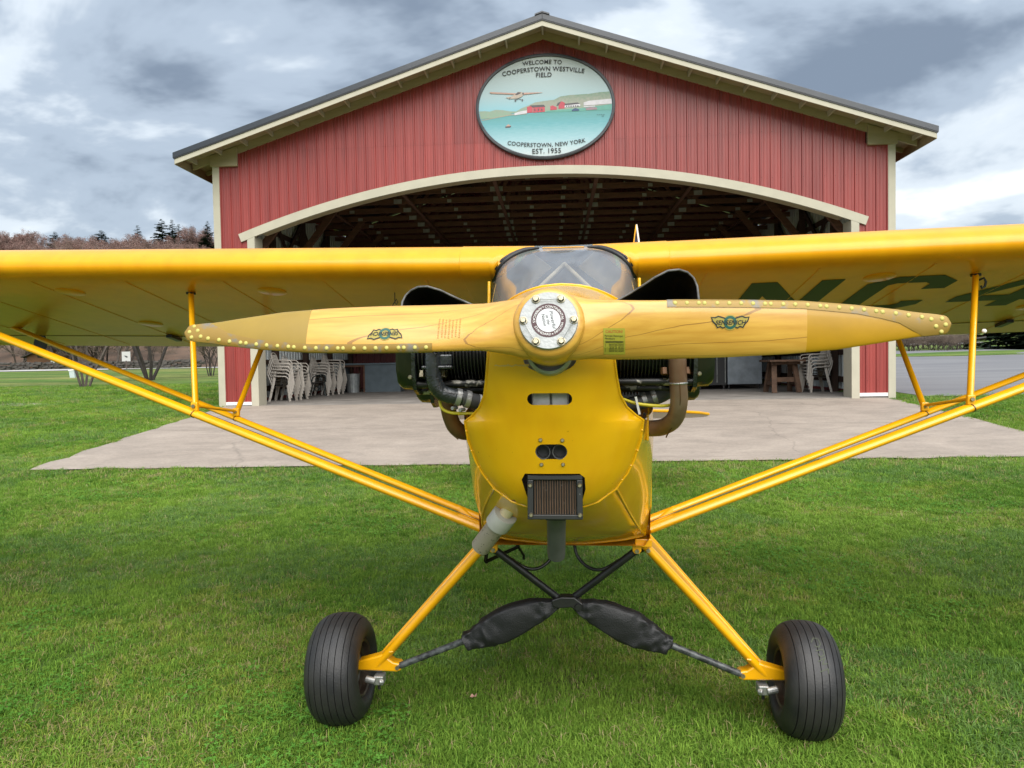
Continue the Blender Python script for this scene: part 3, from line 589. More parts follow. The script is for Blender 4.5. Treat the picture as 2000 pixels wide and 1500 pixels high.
# ---- wings
def section(x, chord, dv, tk=1.0): return [wpt(x, c, h * tk, chord, dv) for c, h in AF]
for sx in (-1, 1):
    wg = bpy.data.objects.new('wing', None); C.objects.link(wg); wg.parent = plane; wg['label'] = 'yellow wing panel with dark green registration letters underneath' if sx > 0 else 'yellow wing panel with plain underside'
    xs = [.436, .9, 1.4, 1.9, 2.4, 2.9, 3.4, 3.9, 4.4, 4.7, 4.9, 5.05, 5.18, 5.28, 5.34, 5.37]
    rings = []
    for x in xs:
        k = max(0, (x - 4.6) / .77); chord = CH * math.sqrt(max(.0025, 1 - k * k)) if k > 0 else CH; dv = (CH - chord) * .40
        rings.append(section(sx * x, chord, dv))
    mb = MB(); mb.loft(rings, False); mb.add(rings[-1], [tuple(range(len(AF)))]); mb.add(rings[0], [tuple(range(len(AF)))]); skin = mb.build('wing_skin', m_fab, wg, 40)
    # root fairing between cabin glass and wing panel
    rings = []
    for x in root_x + [.34, .38, .434]:
        te = root_t(x) if x <= .311 else len(AF) - 1
        rings.append([wpt(sx * x, *af_at(9.0 + (te - 9.0) * k / 40.0)) for k in range(41)])
    rings_hi = [[p + Vector((0, -.002, .002)) for p in r] for r in rings]
    mb = MB(); mb.loft(rings_hi[:8], False); n0 = rings_hi[7]
    full = [[wpt(sx * x, *af_at((len(AF) - 1) * k / 60.0)) + Vector((0, -.002, .002 if k < 36 else -.002)) for k in range(61)] for x in (.310, .34, .38, .434)]
    mb.loft(full, False); mb.build('wing_root_fairing', m_fab, wg, 50)
    mb = MB(); mb.tube([wpt(sx * .435, c, h) for c, h in AF], .0028, 6); mb.build('root_seam', m_fab, wg, 60)
    # fabric stitching over the ribs
    for x in (.60, 1.06, 1.52, 1.98, 2.43, 2.88, 3.33, 3.78, 4.23):
        mb = MB()
        for k in range(30):
            c0 = .07 + k * .030; mb.bar(wpt(sx*x, c0, -.0006), wpt(sx*x, c0 + .024, -.0006), .0035, .002)
        mb.bar(wpt(sx*x, .06, -.0003), wpt(sx*x, .97, -.0003), .009, .0012); mb.build('rib_stitching', m_fab, skin)
    for x, v in ((1.36, 1.594), (2.364, 1.60), (2.364, 2.262), (1.36, 2.27), (3.3, 1.60)):
        p = und(sx*x, v, .001); nrm = Vector((-.021*sx, .18, 1)).normalized()
        mb = MB(); mb.lathe([(.0001, -.004), (.060, -.004), (.066, -.001), (.066, .003)], p, nrm, 28); mb.build('inspection_cover', m_fab, skin, 40)
    # aileron hinge line, hinges
    mb = MB(); mb.bar(und(sx*1.75, 2.60, .001), und(sx*4.75, 2.60, .001), .004, .003); mb.build('aileron_gap', m_dark, skin)
    for x in (2.42, 3.9):
        mb = MB(); mb.bar(und(sx*x, 2.54, .012), und(sx*x, 2.66, .012), .035, .018); mb.build('aileron_hinge', m_black, skin)
    mb = MB(); mb.prism([(-.03, 0), (.03, 0), (.045, -.05), (.02, -.14), (-.02, -.14), (-.045, -.05)], lambda u, v, t: und(sx*3.30 + u, 2.60, -v) + Vector((0, t, 0)), .006); mb.build('aileron_horn', m_black, skin)
    if sx > 0:
        G = {'N': [[(.823,1.6),(.933,1.6),(.933,1.85),(.923,1.83),(.923,2.21),(.823,2.21)], [(.933,1.6),(1.123,1.98),(1.123,2.21),(1.113,2.21),(.933,1.85)], [(1.123,1.6),(1.223,1.6),(1.223,2.21),(1.123,2.21)]],
             'C': [[(1.35,1.70),(1.45,1.6),(1.48,1.705),(1.452,1.735)], [(1.45,1.6),(1.635,1.6),(1.605,1.705),(1.48,1.705)], [(1.635,1.6),(1.735,1.7),(1.735,1.82),(1.632,1.82),(1.632,1.735),(1.605,1.705)], [(1.35,1.70),(1.452,1.735),(1.452,2.075),(1.35,2.11)], [(1.35,2.11),(1.452,2.075),(1.48,2.105),(1.45,2.21)], [(1.45,2.21),(1.48,2.105),(1.605,2.105),(1.635,2.21)], [(1.635,2.21),(1.605,2.105),(1.632,2.075),(1.632,2.03),(1.735,2.03),(1.735,2.11)]],
             '4': [[(1.868,1.99),(2.11,1.6),(2.11,1.77),(1.975,1.99)], [(1.868,1.99),(1.975,1.99),(2.11,1.99),(2.11,2.095),(1.868,2.095)], [(2.11,1.6),(2.215,1.6),(2.215,2.21),(2.11,2.21)], [(2.215,1.99),(2.27,1.99),(2.27,2.095),(2.215,2.095)]]}
        for ch, polys in G.items():
            mb = MB()
            for q in polys: mb.add([und(x, v, .0016) for x, v in q], [tuple(range(len(q)))])
            mb.build('registration_letter', m_dgreen, skin)
    else:
        mb = MB(); p = und(-.785, 1.62); mb.tube([p, p + Vector((0, 0, -.045)), p + Vector((.006, 0, -.055)), p + Vector((.014, 0, -.045)), p + Vector((.008, 0, -.03)), p + Vector((-.012, 0, -.06))], .0022, 6); mb.build('tie_hook', m_black, skin)
# small A-shaped mast above the right wing root
mb = MB(); mb.bar((.308, 1.62, 1.90), (.3215, 1.62, 2.0), .004, .02); ant = mb.build('wing_mast', m_yel, plane)
mb = MB(); mb.bar((.337, 1.62, 1.90), (.3235, 1.62, 2.001), .007, .02); mb.build('mast_strip', m_white, ant)
mb = MB(); mb.add([(.311, 1.625, 1.90), (.335, 1.625, 1.90), (.3225, 1.625, 1.985)], [(0, 1, 2)]); mb.build('mast_web', mat('navy_paint', (.02, .025, .07), .5), ant)
# ---- lift struts, jury struts
def strut(name, a, b, r, fl, par): mb = MB(); mb.tube([a, b], r, 16, up=(0, 1, .1), flat=fl); return mb.build(name, m_tube, par, 60)
for sx in (-1, 1):
    fb = Vector((sx*.3064, .968, .779)); fd = Vector((sx*2.8674, .6636, .9407)); ft = fb + fd * 1.08
    rb = Vector((sx*.3064, 1.028, .799)); rd = Vector((sx*3.0628, 1.399, .857)); rt = rb + rd
    fs = strut('front_lift_strut', fb, ft, .0165, 1.7, plane); rs = strut('rear_lift_strut', rb, rt, .0125, 1.7, plane)
    mb = MB(); mb.tube([fb - fd.normalized()*.035, fb + fd.normalized()*.10], .019, 12); mb.tube([fb + fd.normalized()*.02 + Vector((0, .01, 0)), rb + rd.normalized()*.12], .015, 10); mb.build('strut_fork', m_tube, fs, 60)
    mb = MB(); mb.tube([fb - fd.normalized()*.055, fb - fd.normalized()*.03], .012, 8); mb.build('strut_bolt', m_bolt, fs)
    mb = MB(); mb.tube([fb + Vector((0, -.02, .03)), fb + fd*.42 + Vector((0, -.02, .026))], .0011, 6); mb.build('bonding_cable', m_pipe, fs)
    cf = fb + fd * .44; cr_ = rb + rd * .405
    jt = und(sx*1.76, 1.60); jr = und(sx*1.74, 2.42)
    jf = strut('jury_strut', cf + Vector((0, 0, .03)), jt, .0105, 1.5, plane); jb = strut('jury_strut', cr_ + Vector((0, 0, .03)), jr, .0095, 1.5, plane)
    strut('jury_tie', cf + Vector((0, 0, .035)), cr_ + Vector((0, 0, .035)), .007, 1.0, plane)
    for c_, d_, r_, par in ((cf, fd, .021, fs), (cr_, rd, .0165, rs)):
        dn = d_.normalized(); mb = MB(); mb.tube([c_ - dn*.0016, c_ + dn*.0016], r_ - .0025, 16, up=(0, 1, .1), flat=1.65); mb.build('strut_clamp', m_black, par, 60)
        mb = MB(); mb.bar(c_ + Vector((0, -.005, .012)), c_ + Vector((0, -.005, .05)), .03, .02); mb.build('clamp_lug', m_tube, par, None, .004)
        mb = MB(); mb.lathe([(.0001, -.008), (.008, -.008), (.008, 0)], c_ + Vector((0, -.016, .034)), (0, 1, 0), 6); mb.build('clamp_bolt', m_bolt, par)
    mb = MB(); mb.box(jt + Vector((0, 0, -.008)), (.028, .045, .012)); mb.build('jury_fitting', m_black, jf, None, .004)
    if sx > 0:
        mb = MB(); p = jt + Vector((.012, 0, -.03)); mb.tube([p, p + Vector((.016, -.01, .008)), p + Vector((.024, -.01, -.008)), p + Vector((.020, -.01, -.028)), p + Vector((.008, -.01, -.036)), p + Vector((.004, -.01, -.024))], .005, 8); mb.build('tie_hook', m_black, jf, 60)
        p = cf.lerp(jt, .55); mb = MB(); mb.tube([p + Vector((.01, 0, -.035)), p + Vector((.045, -.01, -.03))], .007, 8); pb = mb.build('probe_bracket', m_black, jf, 60)
        me_ = bpy.data.meshes.new('probe_ball'); b_ = bmesh.new(); bmesh.ops.create_uvsphere(b_, u_segments=16, v_segments=10, radius=.0095); b_.to_mesh(me_); b_.free(); me_.materials.append(m_white); me_.polygons.foreach_set('use_smooth', [True]*len(me_.polygons)); link('probe_ball', me_, pb, p + Vector((.036, -.012, -.004)))
# ---- tail
def plate(name, outline, fn, t, m, par): mb = MB(); mb.prism(outline, fn, t); return mb.build(name, m, par, None, .010)
half = [(0, 5.55), (.5, 5.62), (1.0, 5.80), (1.30, 6.00), (1.43, 6.18), (1.43, 6.35), (1.30, 6.48), (.9, 6.56), (.3, 6.56), (.12, 6.42), (0, 6.40)]
plate('tailplane', half + [(-x, v) for x, v in reversed(half[1:-1])], lambda u, v, t: (u, v, .815 - (v - 6.05) * .16 + t), .03, m_fab, plane)
plate('fin_and_rudder', [(5.75, .85), (6.0, 1.30), (6.15, 1.62), (6.35, 1.74), (6.55, 1.66), (6.68, 1.30), (6.66, .90), (6.5, .58), (6.12, .46), (6.10, .84)], lambda u, v, t: (-.013 + t, u, v), .026, m_fab, plane)
for sx in (-1, 1): mb = MB(); mb.tube([(sx*.03, 6.0, .62), (sx*.75, 6.05, .815)], .006, 6); mb.build('tail_brace', m_tube, plane)
mb = MB(); mb.lathe([(.02, -.02), (.07, -.025), (.078, 0), (.07, .025), (.02, .02)], (0, 6.35, .078 + .068), (1, 0, 0), 20); mb.build('tail_wheel', m_rubber, plane, 40)
mb = MB(); mb.bar((0, 6.05, .455), (0, 6.35, .17), .04, .012); mb.build('tail_spring', m_black, plane)
# ---- engine
eng = bpy.data.objects.new('engine', None); C.objects.link(eng); eng.parent = plane
for sx in (-1, 1):
    for y0 in (.33, .57):
        prof = [(.05, .14)]
        x = .15
        while x < .30: prof += [(.058, x), (.058, x+.004), (.080, x+.0045), (.080, x+.0065), (.058, x+.007)]; x += .0095
        prof += [(.058, .30), (.062, .302)]
        while x < .372: prof += [(.062, x), (.062, x+.0045), (.090, x+.005), (.090, x+.0075), (.062, x+.008)]; x += .0115
        prof += [(.07, .375), (.0001, .376)]
        zc = 1.477 - y0 * math.tan(TAU) + .012
        mb = MB(); mb.lathe(prof, (CX, y0, zc), (sx, 0, 0), 24); cyl = mb.build('cylinder', m_black, eng, 30)
        # rocker covers: dished pressed-steel lids
        for (vy, hz_) in ((-.035, .05),):
            ou = [(-.085, .075), (-.05, .095), (.05, .095), (.085, .075), (.085, -.045), (.065, -.088), (.03, -.102), (-.03, -.102), (-.065, -.088), (-.085, -.045)]
            mb = MB(); c0 = Vector((CX + sx*.380, y0, zc))
            rg = [[c0 + Vector((sx*dx, u*k, v*k)) for u, v in ou] for dx, k in ((0, 1.06), (.006, 1.06), (.0061, .95), (.040, .93), (.052, .84))]
            mb.loft(rg, True, True); rc = mb.build('rocker_cover', m_green_black, cyl, 35)
            rg = [[c0 + Vector((sx*dx, u*k, v*k)) for u, v in ou] for dx, k in ((-.006, 1.09), (.004, 1.09))]
            mb = MB(); mb.loft(rg, True, True); mb.build('cover_flange', m_gloss_black, cyl, 35)
            for u, v in ((-.078, -.06), (.078, -.06), (0, -.100)):
                link('cover_screw', scm, rc, c0 + Vector((sx*.008, u - .012, v)), (0, 0, 0), (1.2, 1.2, 1.2))
    # push-rod tubes
    for dz, dy in ((-.078, -.035), (-.098, .02)):
        mb = MB(); mb.tube([(CX + sx*.375, .31 + dy, 1.425 + dz - .01), (CX + sx*.12, .34 + dy, 1.405 + dz + .012)], .0105, 12); mb.build('pushrod_tube', m_chip, eng, 60)
    for k in range(2):
        mb = MB(); mb.lathe([(.0001, -.018), (.010, -.018), (.010, 0)], (CX + sx*(.300 if k else .360), .265, 1.375), (0, .3, 1), 6); mb.build('stud_nut', m_rust2 if sx > 0 else m_bolt, eng)
# eyebrow scoops
for sx, crv in ((-1, [(.160, 1.535), (.19, 1.547), (.235, 1.563), (.28, 1.583), (.32, 1.603), (.355, 1.614), (.385, 1.615), (.41, 1.608), (.428, 1.595), (.436, 1.575), (.437, 1.54), (.437, 1.49)]),
                (1, [(.150, 1.548), (.18, 1.565), (.215, 1.583), (.25, 1.603), (.285, 1.625), (.32, 1.642), (.352, 1.646), (.378, 1.640), (.396, 1.625), (.404, 1.600), (.405, 1.56), (.405, 1.49)])):
    def ringp(t, o_=0.0): return [Vector((CX + sx * ((x - .15) * (1 - .10*t) + .15 + o_*.3), .36 + .30*t + .02*math.sin(i), z - .10*t*t - .012*t + o_)) for i, (x, z) in enumerate(crv)]
    ins = [ringp(t) for t in (0, .25, .5, .75, 1)]; outs = [ringp(t, .0025) for t in (0, .25, .5, .75, 1)]
    mb = MB(); mb.loft(ins, False); mb.loft(outs, False); mb.add([Vector((CX + sx*.15, .67, 1.47))] + ins[-1], [(0,) + tuple(range(1, len(crv) + 1))]); sco = mb.build('air_scoop', m_black, eng, 50)
    mb = MB(); mb.tube([p + Vector((0, -.002, .001)) for p in ins[0]], .0032, 8); mb.build('scoop_edging', mat('grey_edging', (.13, .13, .125), .6, var=.5, vscale=60), sco, 60)
    mb = MB(); mb.tube([(CX + sx*.30, .42, 1.52), (CX + sx*.315, .40, 1.555), (CX + sx*.29, .45, 1.56)], .005, 8); mb.build('plug_lead', m_wire, sco, 60)
# right-hand exhaust (photo right)
def smooth_path(ps, n=5):
    ps = [Vector(p) for p in ps]; o = []
    for i in range(len(ps) - 1):
        p0, p1, p2, p3 = ps[max(i-1, 0)], ps[i], ps[i+1], ps[min(i+2, len(ps)-1)]
        for k in range(n):
            t = k / n; o.append(.5 * ((2*p1) + (p2-p0)*t + (2*p0-5*p1+4*p2-p3)*t*t + (3*p1-p0-3*p2+p3)*t**3))
    return o + [ps[-1]]
def pipe(name, ps, r, m, par, n=16): mb = MB(); mb.tube(smooth_path(ps), r, n); return mb.build(name, m, par, 60)
xr = pipe('exhaust_stack', [(.318, .235, 1.44), (.320, .24, 1.38), (.322, .245, 1.33), (.325, .26, 1.28), (.318, .30, 1.235), (.295, .36, 1.208), (.262, .40, 1.20), (.215, .47, 1.195), (.17, .56, 1.19)], .0235, m_rust, eng)
mb = MB(); mb.lathe([(.0238, -.003), (.0255, -.001), (.0255, .001), (.0238, .003)], (.322, .245, 1.335), (.03, .06, -1), 20); mb.build('weld_ring', m_steel, xr, 60)
mb = MB(); mb.tube(smooth_path([(.3222, .221, 1.335), (.325, .2355, 1.28), (.317, .277, 1.230), (.302, .325, 1.190), (.30, .337, 1.181)]), .002, 6); mb.build('weld_seam', m_rust2, xr)
mb = MB(); mb.box((.252, .42, 1.205), (.008, .10, .075)); mb.build('exhaust_bracket', m_yel, xr, None, .003)
ir = pipe('intake_hose', [(.33, .36, 1.34), (.30, .35, 1.305), (.25, .345, 1.285), (.19, .35, 1.268)], .0215, m_pipe, eng)
for t, dx in ((.268, 0), (.242, 0)):
    mb = MB(); mb.lathe([(.0218, -.007), (.0238, -.006), (.0238, .006), (.0218, .007)], (t, .347, 1.293 - (.268 - t)*.3), (1, 0, .33), 24); mb.build('hose_clamp', m_steel, ir, 40)
pipe('ignition_cable', [(.175, .30, 1.292), (.21, .285, 1.280), (.25, .28, 1.274), (.29, .285, 1.272), (.325, .30, 1.276)], .0045, m_wire, eng, 8)
mb = MB(); mb.bar((.222, .275, 1.25), (.212, .275, 1.298), .006, .006); mb.build('cable_tie', m_zip, eng)
# left-hand intake elbow and exhaust (photo left)
il = pipe('intake_elbow', [(-.337, .245, 1.425), (-.337, .245, 1.375), (-.333, .245, 1.345), (-.318, .248, 1.318), (-.292, .255, 1.306), (-.262, .265, 1.300)], [.0225]*8 + [.0225]*18, m_gloss_black, eng) if False else pipe('intake_elbow', [(-.337, .245, 1.425), (-.337, .245, 1.375), (-.333, .245, 1.345), (-.318, .248, 1.318), (-.292, .255, 1.306), (-.262, .265, 1.300)], .0225, m_gloss_black, eng)
mb = MB(); mb.box((-.325, .26, 1.385), (.085, .06, .010)); mb.box((-.322, .265, 1.405), (.075, .05, .03)); mb.build('intake_flange', m_gloss_black, il, None, .004)
hs = pipe('intake_hose', [(-.268, .262, 1.302), (-.235, .275, 1.292), (-.19, .295, 1.278), (-.15, .32, 1.27)], .0205, m_pipe, eng)
for x, y_, z in ((-.272, .260, 1.302), (-.247, .270, 1.296)):
    mb = MB(); mb.lathe([(.0222, -.0075), (.0245, -.0065), (.0245, .0065), (.0222, .0075)], (x, y_, z), (1, .35, -.28), 24); mb.build('hose_clamp', m_steel, hs, 40)
for x, z in ((-.281, 1.273), (-.260, 1.268)):
    mb = MB(); mb.lathe([(.0001, -.012), (.005, -.012), (.005, .012), (.0001, .012)], (x, .252, z), (.4, 1, 0), 8); mb.build('clamp_screw', m_steel, hs, 40)
mb = MB(); mb.lathe([(.0210, -.0025), (.0222, -.0025), (.0222, .0025), (.0210, .0025)], (-.218, .284, 1.2865), (1, .4, -.3), 24); mb.build('cable_tie', m_zip, hs)
pipe('ignition_cable', [(-.325, .27, 1.292), (-.318, .262, 1.272), (-.295, .262, 1.260), (-.26, .27, 1.257), (-.22, .285, 1.255), (-.18, .31, 1.25)], .0043, m_wire, eng, 8)
xl = MB(); xl.tube(smooth_path([(-.315, .34, 1.40), (-.316, .345, 1.30), (-.314, .35, 1.255), (-.302, .365, 1.215), (-.284, .385, 1.195), (-.262, .41, 1.19)]), .0225, 14); xl = xl.build('exhaust_stack', m_rust2, eng, 60)
mb = MB(); mb.tube(smooth_path([(-.334, .336, 1.30), (-.332, .342, 1.255), (-.318, .356, 1.205), (-.292, .372, 1.175)]), .003, 6); mb.build('weld_seam', m_rust, xl)
# ---- chin: air filter, duct, breather
fc = Vector((-.008, .222, 1.033)); fr_ = Matrix.Rotation(-.10, 3, 'X')
def fbx(mb, x0, x1, y0, y1, z0, z1): return mb.box(fc + fr_ @ Vector(((x0+x1)/2, (y0+y1)/2, (z0+z1)/2)), (x1-x0, y1-y0, z1-z0), fr_)
mb = MB(); W_, H_ = .074, .059
fbx(mb, -W_, W_, 0, .022, H_-.013, H_); fbx(mb, -W_, W_, 0, .022, -H_, -H_+.013); fbx(mb, -W_, -W_+.016, .0005, .0215, -H_+.013, H_-.013); fbx(mb, W_-.016, W_, .0005, .0215, -H_+.013, H_-.013)
fbx(mb, -W_+.004, W_-.004, .022, .10, -H_+.004, H_-.004)
m_chipblk = mat('chipped_black_frame', (.012, .013, .012), .35, 0, 0, col2=(.16, .17, .16), vscale=45, thresh=(.30, .34))
filt = mb.build('air_filter', m_chipblk, plane, None, .002)
pm = MB(); hw = .0021; pm.add([(-hw, .014, -.046), (0, 0, -.046), (hw, .014, -.046), (-hw, .014, .046), (0, 0, .046), (hw, .014, .046)], [(0, 1, 4, 3), (1, 2, 5, 4), (0, 2, 1), (3, 4, 5)]); pme = pm.mesh('filter_pleat', m_pleat)
for k in range(17):
    x = -.0544 + k * .0068; p = fc + fr_ @ Vector((x, .004, 0)); link('filter_pleat', pme, filt, p, (-.10, 0, rnd.uniform(-.05, .05)))
for x, z in ((-.066, .032), (.066, .032), (-.064, -.047), (.066, -.047)): link('filter_bolt', scm, filt, fc + fr_ @ Vector((x, -.001, z)), (0, 0, 0), (1.15, 1.5, 1.15))
mb = MB(); mb.tube([(-.006, .30, .985), (-.010, .37, .91), (-.013, .43, .83), (-.0135, .437, .818)], [.0268, .0268, .0268, .0255], 24); mb.build('chin_duct', mat('grey_chin_duct', (.075, .077, .08), .5, var=.2, vscale=18), plane, 60)
mb = MB(); mb.prism([(-.05, .985), (.036, .985), (.018, .962), (-.034, .962)], lambda u, v, t: (u, .262 + t, v), .10); mb.build('filter_box_floor', m_dark, plane)
bd = Vector((-.117, .10, -.160)); b0 = Vector((-.140, .42, .975)); mb = MB(); mb.tube([b0 - bd*.22, b0 + bd*.35], .0195, 20); br = mb.build('breather_pipe', m_cream, plane, 60)
mb = MB(); mb.lathe([(.0195, .0), (.0375, .0), (.0385, .002), (.0385, .052), (.037, .052), (.037, .04), (.02, .04)], b0 + bd*.20, bd, 28); mb.build('breather_sleeve', m_sleeve, br, 40)
mb = MB(); mb.lathe([(.0305, 0), (.0305, .122), (.0285, .122), (.0285, .05)], b0 + bd*.40, bd, 28); mb.build('breather_tip', m_spot, br, 40)
# ---- undercarriage
gear = bpy.data.objects.new('landing_gear', None); C.objects.link(gear); gear.parent = plane
for sx in (-1, 1):
    top = Vector((sx*.300, .965, .712)); ax = Vector((sx*.735, 1.045, .222))
    mb = MB(); mb.tube([top + (top - ax).normalized()*.02, top.lerp(ax, .5), ax], [.0165, .0165, .0175], 16, up=(0, 1, 0), flat=1.5); leg = mb.build('gear_leg', m_tube, gear, 60)
    rear = Vector((sx*.300, 1.62, .672)); mb = MB(); mb.tube([rear, ax + Vector((0, .03, .01))], .0145, 14); mb.build('rear_gear_leg', m_tube, gear, 60)
    q = [top.lerp(ax, .05), top.lerp(ax, .93), ax.lerp(rear, .07) + Vector((0, .02, 0)), rear.lerp(ax, .05)]
    mb = MB(); mb.add(q + [p + Vector((sx*.004, 0, .003)) for p in q], [(0, 1, 2, 3), (7, 6, 5, 4), (0, 4, 5, 1), (1, 5, 6, 2), (2, 6, 7, 3), (3, 7, 4, 0)]); mb.build('gear_fabric', m_fab, gear)
    # fork at the axle end
    mb = MB(); pr = [(.735, .262), (.812, .240), (.812, .206), (.655, .203), (.640, .208), (.636, .222), (.642, .236), (.668, .240), (.690, .255), (.700, .275)]
    mb.prism([(sx*u, v) for u, v in pr], lambda u, v, t: (u, 1.02 + t, v), .05); mb.build('axle_fork', m_tube, leg, None, .006)
    mb = MB(); mb.lathe([(.0001, -.008), (.008, -.008), (.008, 0)], (sx*.652, 1.02, .221), (0, 1, 0), 10); mb.build('fork_bolt', m_bolt, leg, 40)
    mb = MB(); mb.tube([Vector((sx*.62, 1.01, .297)) + Vector((sx*.045, 0, -.01)), Vector((sx*.68, 1.01, .285))], .004, 6); mb.build('cable_clip', m_tube, leg)
    mb = MB(); mb.tube([(sx*.72, 1.05, .21), (sx*.93, 1.05, .215)], .019, 14); mb.build('axle', m_steel, leg, 60)
    # fuselage lugs
    mb = MB(); mb.prism([(-.016, .018), (.016, .018), (.016, -.008), (.008, -.018), (-.008, -.018), (-.016, -.008)], lambda u, v, t: (sx*.262 + u, .935 + t, .712 + v), .03); mb.box((sx*.285, .955, .735), (.06, .05, .03)); mb.build('gear_lug', m_tube, gear, None, .003)
    for xx, zz_ in ((.262, .705), (.302, .708)):
        mb = MB(); mb.lathe([(.0001, -.007), (.0075, -.007), (.0075, 0)], (sx*xx, .934, zz_), (0, 1, 0), 10); mb.build('gear_bolt', m_bolt, gear, 40)
    # black cabane vee
    mb = MB(); mb.tube([(sx*.258, .95, .702), (sx*.02, 1.0, .503)], .0135, 14); mb.build('cabane_tube', m_black, gear, 60)
    # shock strut rod and laced vinyl boot
    a, b = Vector((sx*.02, 1.0, .487)), Vector((sx*.652, 1.03, .221)); d = (b - a)
    mb = MB(); mb.tube([a, a.lerp(b, .5), b], [.013, .0125, .0125], 14); mb.build('shock_rod', m_chip if False else mat('scuffed_black_rod', (.022, .024, .025), .35, 0, 0, col2=(.10, .11, .11), vscale=40, thresh=(.33, .6)), gear, 60)
    dn = d.normalized(); e1 = Vector((0, -1, 0)); e2 = Vector((-dn.z, 0, dn.x)) * (1 if sx > 0 else -1)
    TOPP = [(0, .022), (.06, .034), (.14, .050), (.227, .062), (.4, .073), (.55, .074), (.68, .068), (.80, .052), (.937, .033), (1.0, .034)]
    BOTP = [(0, .012), (.11, .028), (.27, .046), (.42, .058), (.565, .066), (.697, .064), (.80, .055), (.882, .046), (.95, .040), (1.0, .044)]
    rb_ = random.Random(5 if sx < 0 else 12); rings = []; ts = [0, .03, .08, .13, .17, .21, .28, .36, .46, .55, .62, .68, .73, .78, .82, .86, .90, .94, .97, 1.0]; mm = 16
    for i, t in enumerate(ts):
        c_ = a + d * (.010 + t * .572); tp, bt = interp(t, TOPP), interp(t, BOTP); dep = interp(t, [(0, .020), (.12, .034), (.4, .040), (.7, .040), (.9, .030), (1, .032)]); ring = []
        am = interp(t, [(0, .10), (.15, .26), (.25, .18), (.5, .09), (.65, .20), (.8, .32), (1, .28)])
        for j in range(mm):
            th = 2*math.pi*j/mm; cs, sn = math.cos(th), math.sin(th); q_ = 1 / (abs(cs)**4.5 + abs(sn)**4.5) ** (1/4.5) * .93
            k = 1 + am * rb_.uniform(-1, .75); vp = (tp if sn > 0 else bt)
            ring.append(c_ + e1*(cs*q_*dep*k) + e2*(sn*q_*vp*(1 + (k - 1)*.45)) + dn*rb_.uniform(-.35, .35)*am*.05)
        rings.append(ring)
    mb = MB(); mb.loft(rings, True, True); boot = mb.build('shock_boot', m_vinyl, gear, 179)
    sbm = boot.modifiers.new('soft', 'SUBSURF'); sbm.levels = 2; sbm.render_levels = 2; sbm.subdivision_type = 'CATMULL_CLARK'
    bmm = bmesh.new(); bmm.from_mesh(boot.data); cl = bmm.edges.layers.float.get('crease_edge') or bmm.edges.layers.float.new('crease_edge')
    for e_ in bmm.edges:
        j0, j1 = e_.verts[0].index % mm, e_.verts[1].index % mm
        if j0 == j1: e_[cl] = .85 if j0 % 4 == 2 else rb_.choice((0, 0, .3))
        else: e_[cl] = rb_.choice((0, .3, .6, .9))
    bmm.to_mesh(boot.data); bmm.free()
    mb = MB(); mb.tube([r[int(mm*.72)] + Vector((0, -.001, -.001)) for r in rings[1:-1]], .0028, 6); mb.build('boot_seam', m_vinyl, boot)
    # brake hose
    hp = [(sx*.295, .98, .700), (sx*.255, .985, .682), (sx*.20, .985, .655), (sx*.135, .985, .622), (sx*.085, 1.0, .627), (sx*.045, 1.02, .665), (sx*.035, 1.03, .720), (sx*.034, 1.04, .76)]
    pipe('brake_hose', hp, .0062, m_black, gear, 10)
    mb = MB(); mb.tube([(sx*.232, .985, .671), (sx*.19, .985, .650)], .0085, 10); mb.build('hose_joint', m_black, gear, 60)
    # wheel
    wc = Vector((sx*.880, 1.05, .202)); prof = []
    hwid, R0 = .104, .210
    def tr(u):  # tread cross-section: width u in -1..1 -> radius
        return .132 + .078*(1 - abs(u)**2.5)**.5
    grooves = [-.66, -.42, -.18, .06, .30, .54, .74]
    us = sorted(set([-1 + 2*k/60 for k in range(61)]))
    pts = [(.104, -hwid*.70), (.112, -hwid*.84), (.124, -hwid*.95), (.138, -hwid*.99), (.150, -hwid*.975)]
    for g0, g1 in zip([-.95] + grooves, grooves + [.95]):
        n_ = 5
        for k in range(n_ + 1):
            u = (g0 + .014) + (g1 - g0 - .028) * k / n_; pts.append((tr(u), u * hwid))
        if g1 in grooves: pts += [(tr(g1) - .0065, (g1 - .010)*hwid), (tr(g1) - .0065, (g1 + .010)*hwid)]
    pts += [(.150, hwid*.975), (.138, hwid*.99), (.124, hwid*.95), (.112, hwid*.84), (.104, hwid*.70)]
    wh = bpy.data.objects.new('wheel', None); C.objects.link(wh); wh.parent = gear; wh.location = wc; wh.rotation_euler = (0, sx*.035, -sx*.02)
    mb = MB(); mb.lathe(pts, (0, 0, 0), (1, 0, 0), 72); ty = mb.build('tyre', m_rubber, wh, 38)
    mb = MB(); mb.lathe([(.0955, -sx*.062), (.098, -sx*.082), (.106, -sx*.086), (.110, -sx*.080), (.106, -sx*.070), (.0955, -sx*.062), (.088, -sx*.055), (.085, -sx*.03), (.04, -sx*.02), (.035, -sx*.06), (.0001, -sx*.06)], (0, 0, 0), (1, 0, 0), 48); mb.build('rim', mat('bronze_rim', (.10, .075, .055), .4, .7, 0, var=.4, vscale=20), wh, 40)
    mb = MB(); mb.lathe([(.0001, sx*.05), (.09, sx*.05), (.10, sx*.02), (.10, -sx*.0), (.0001, 0)], (0, 0, 0), (1, 0, 0), 32); mb.build('wheel_cap', m_black, wh, 40)
    mb = MB(); mb.lathe([(.03, -sx*.052), (.075, -sx*.052), (.075, -sx*.046), (.03, -sx*.046)], (0, 0, 0), (1, 0, 0), 32); mb.build('brake_disc', m_steel, wh, 40)
    cx_ = sx*.725
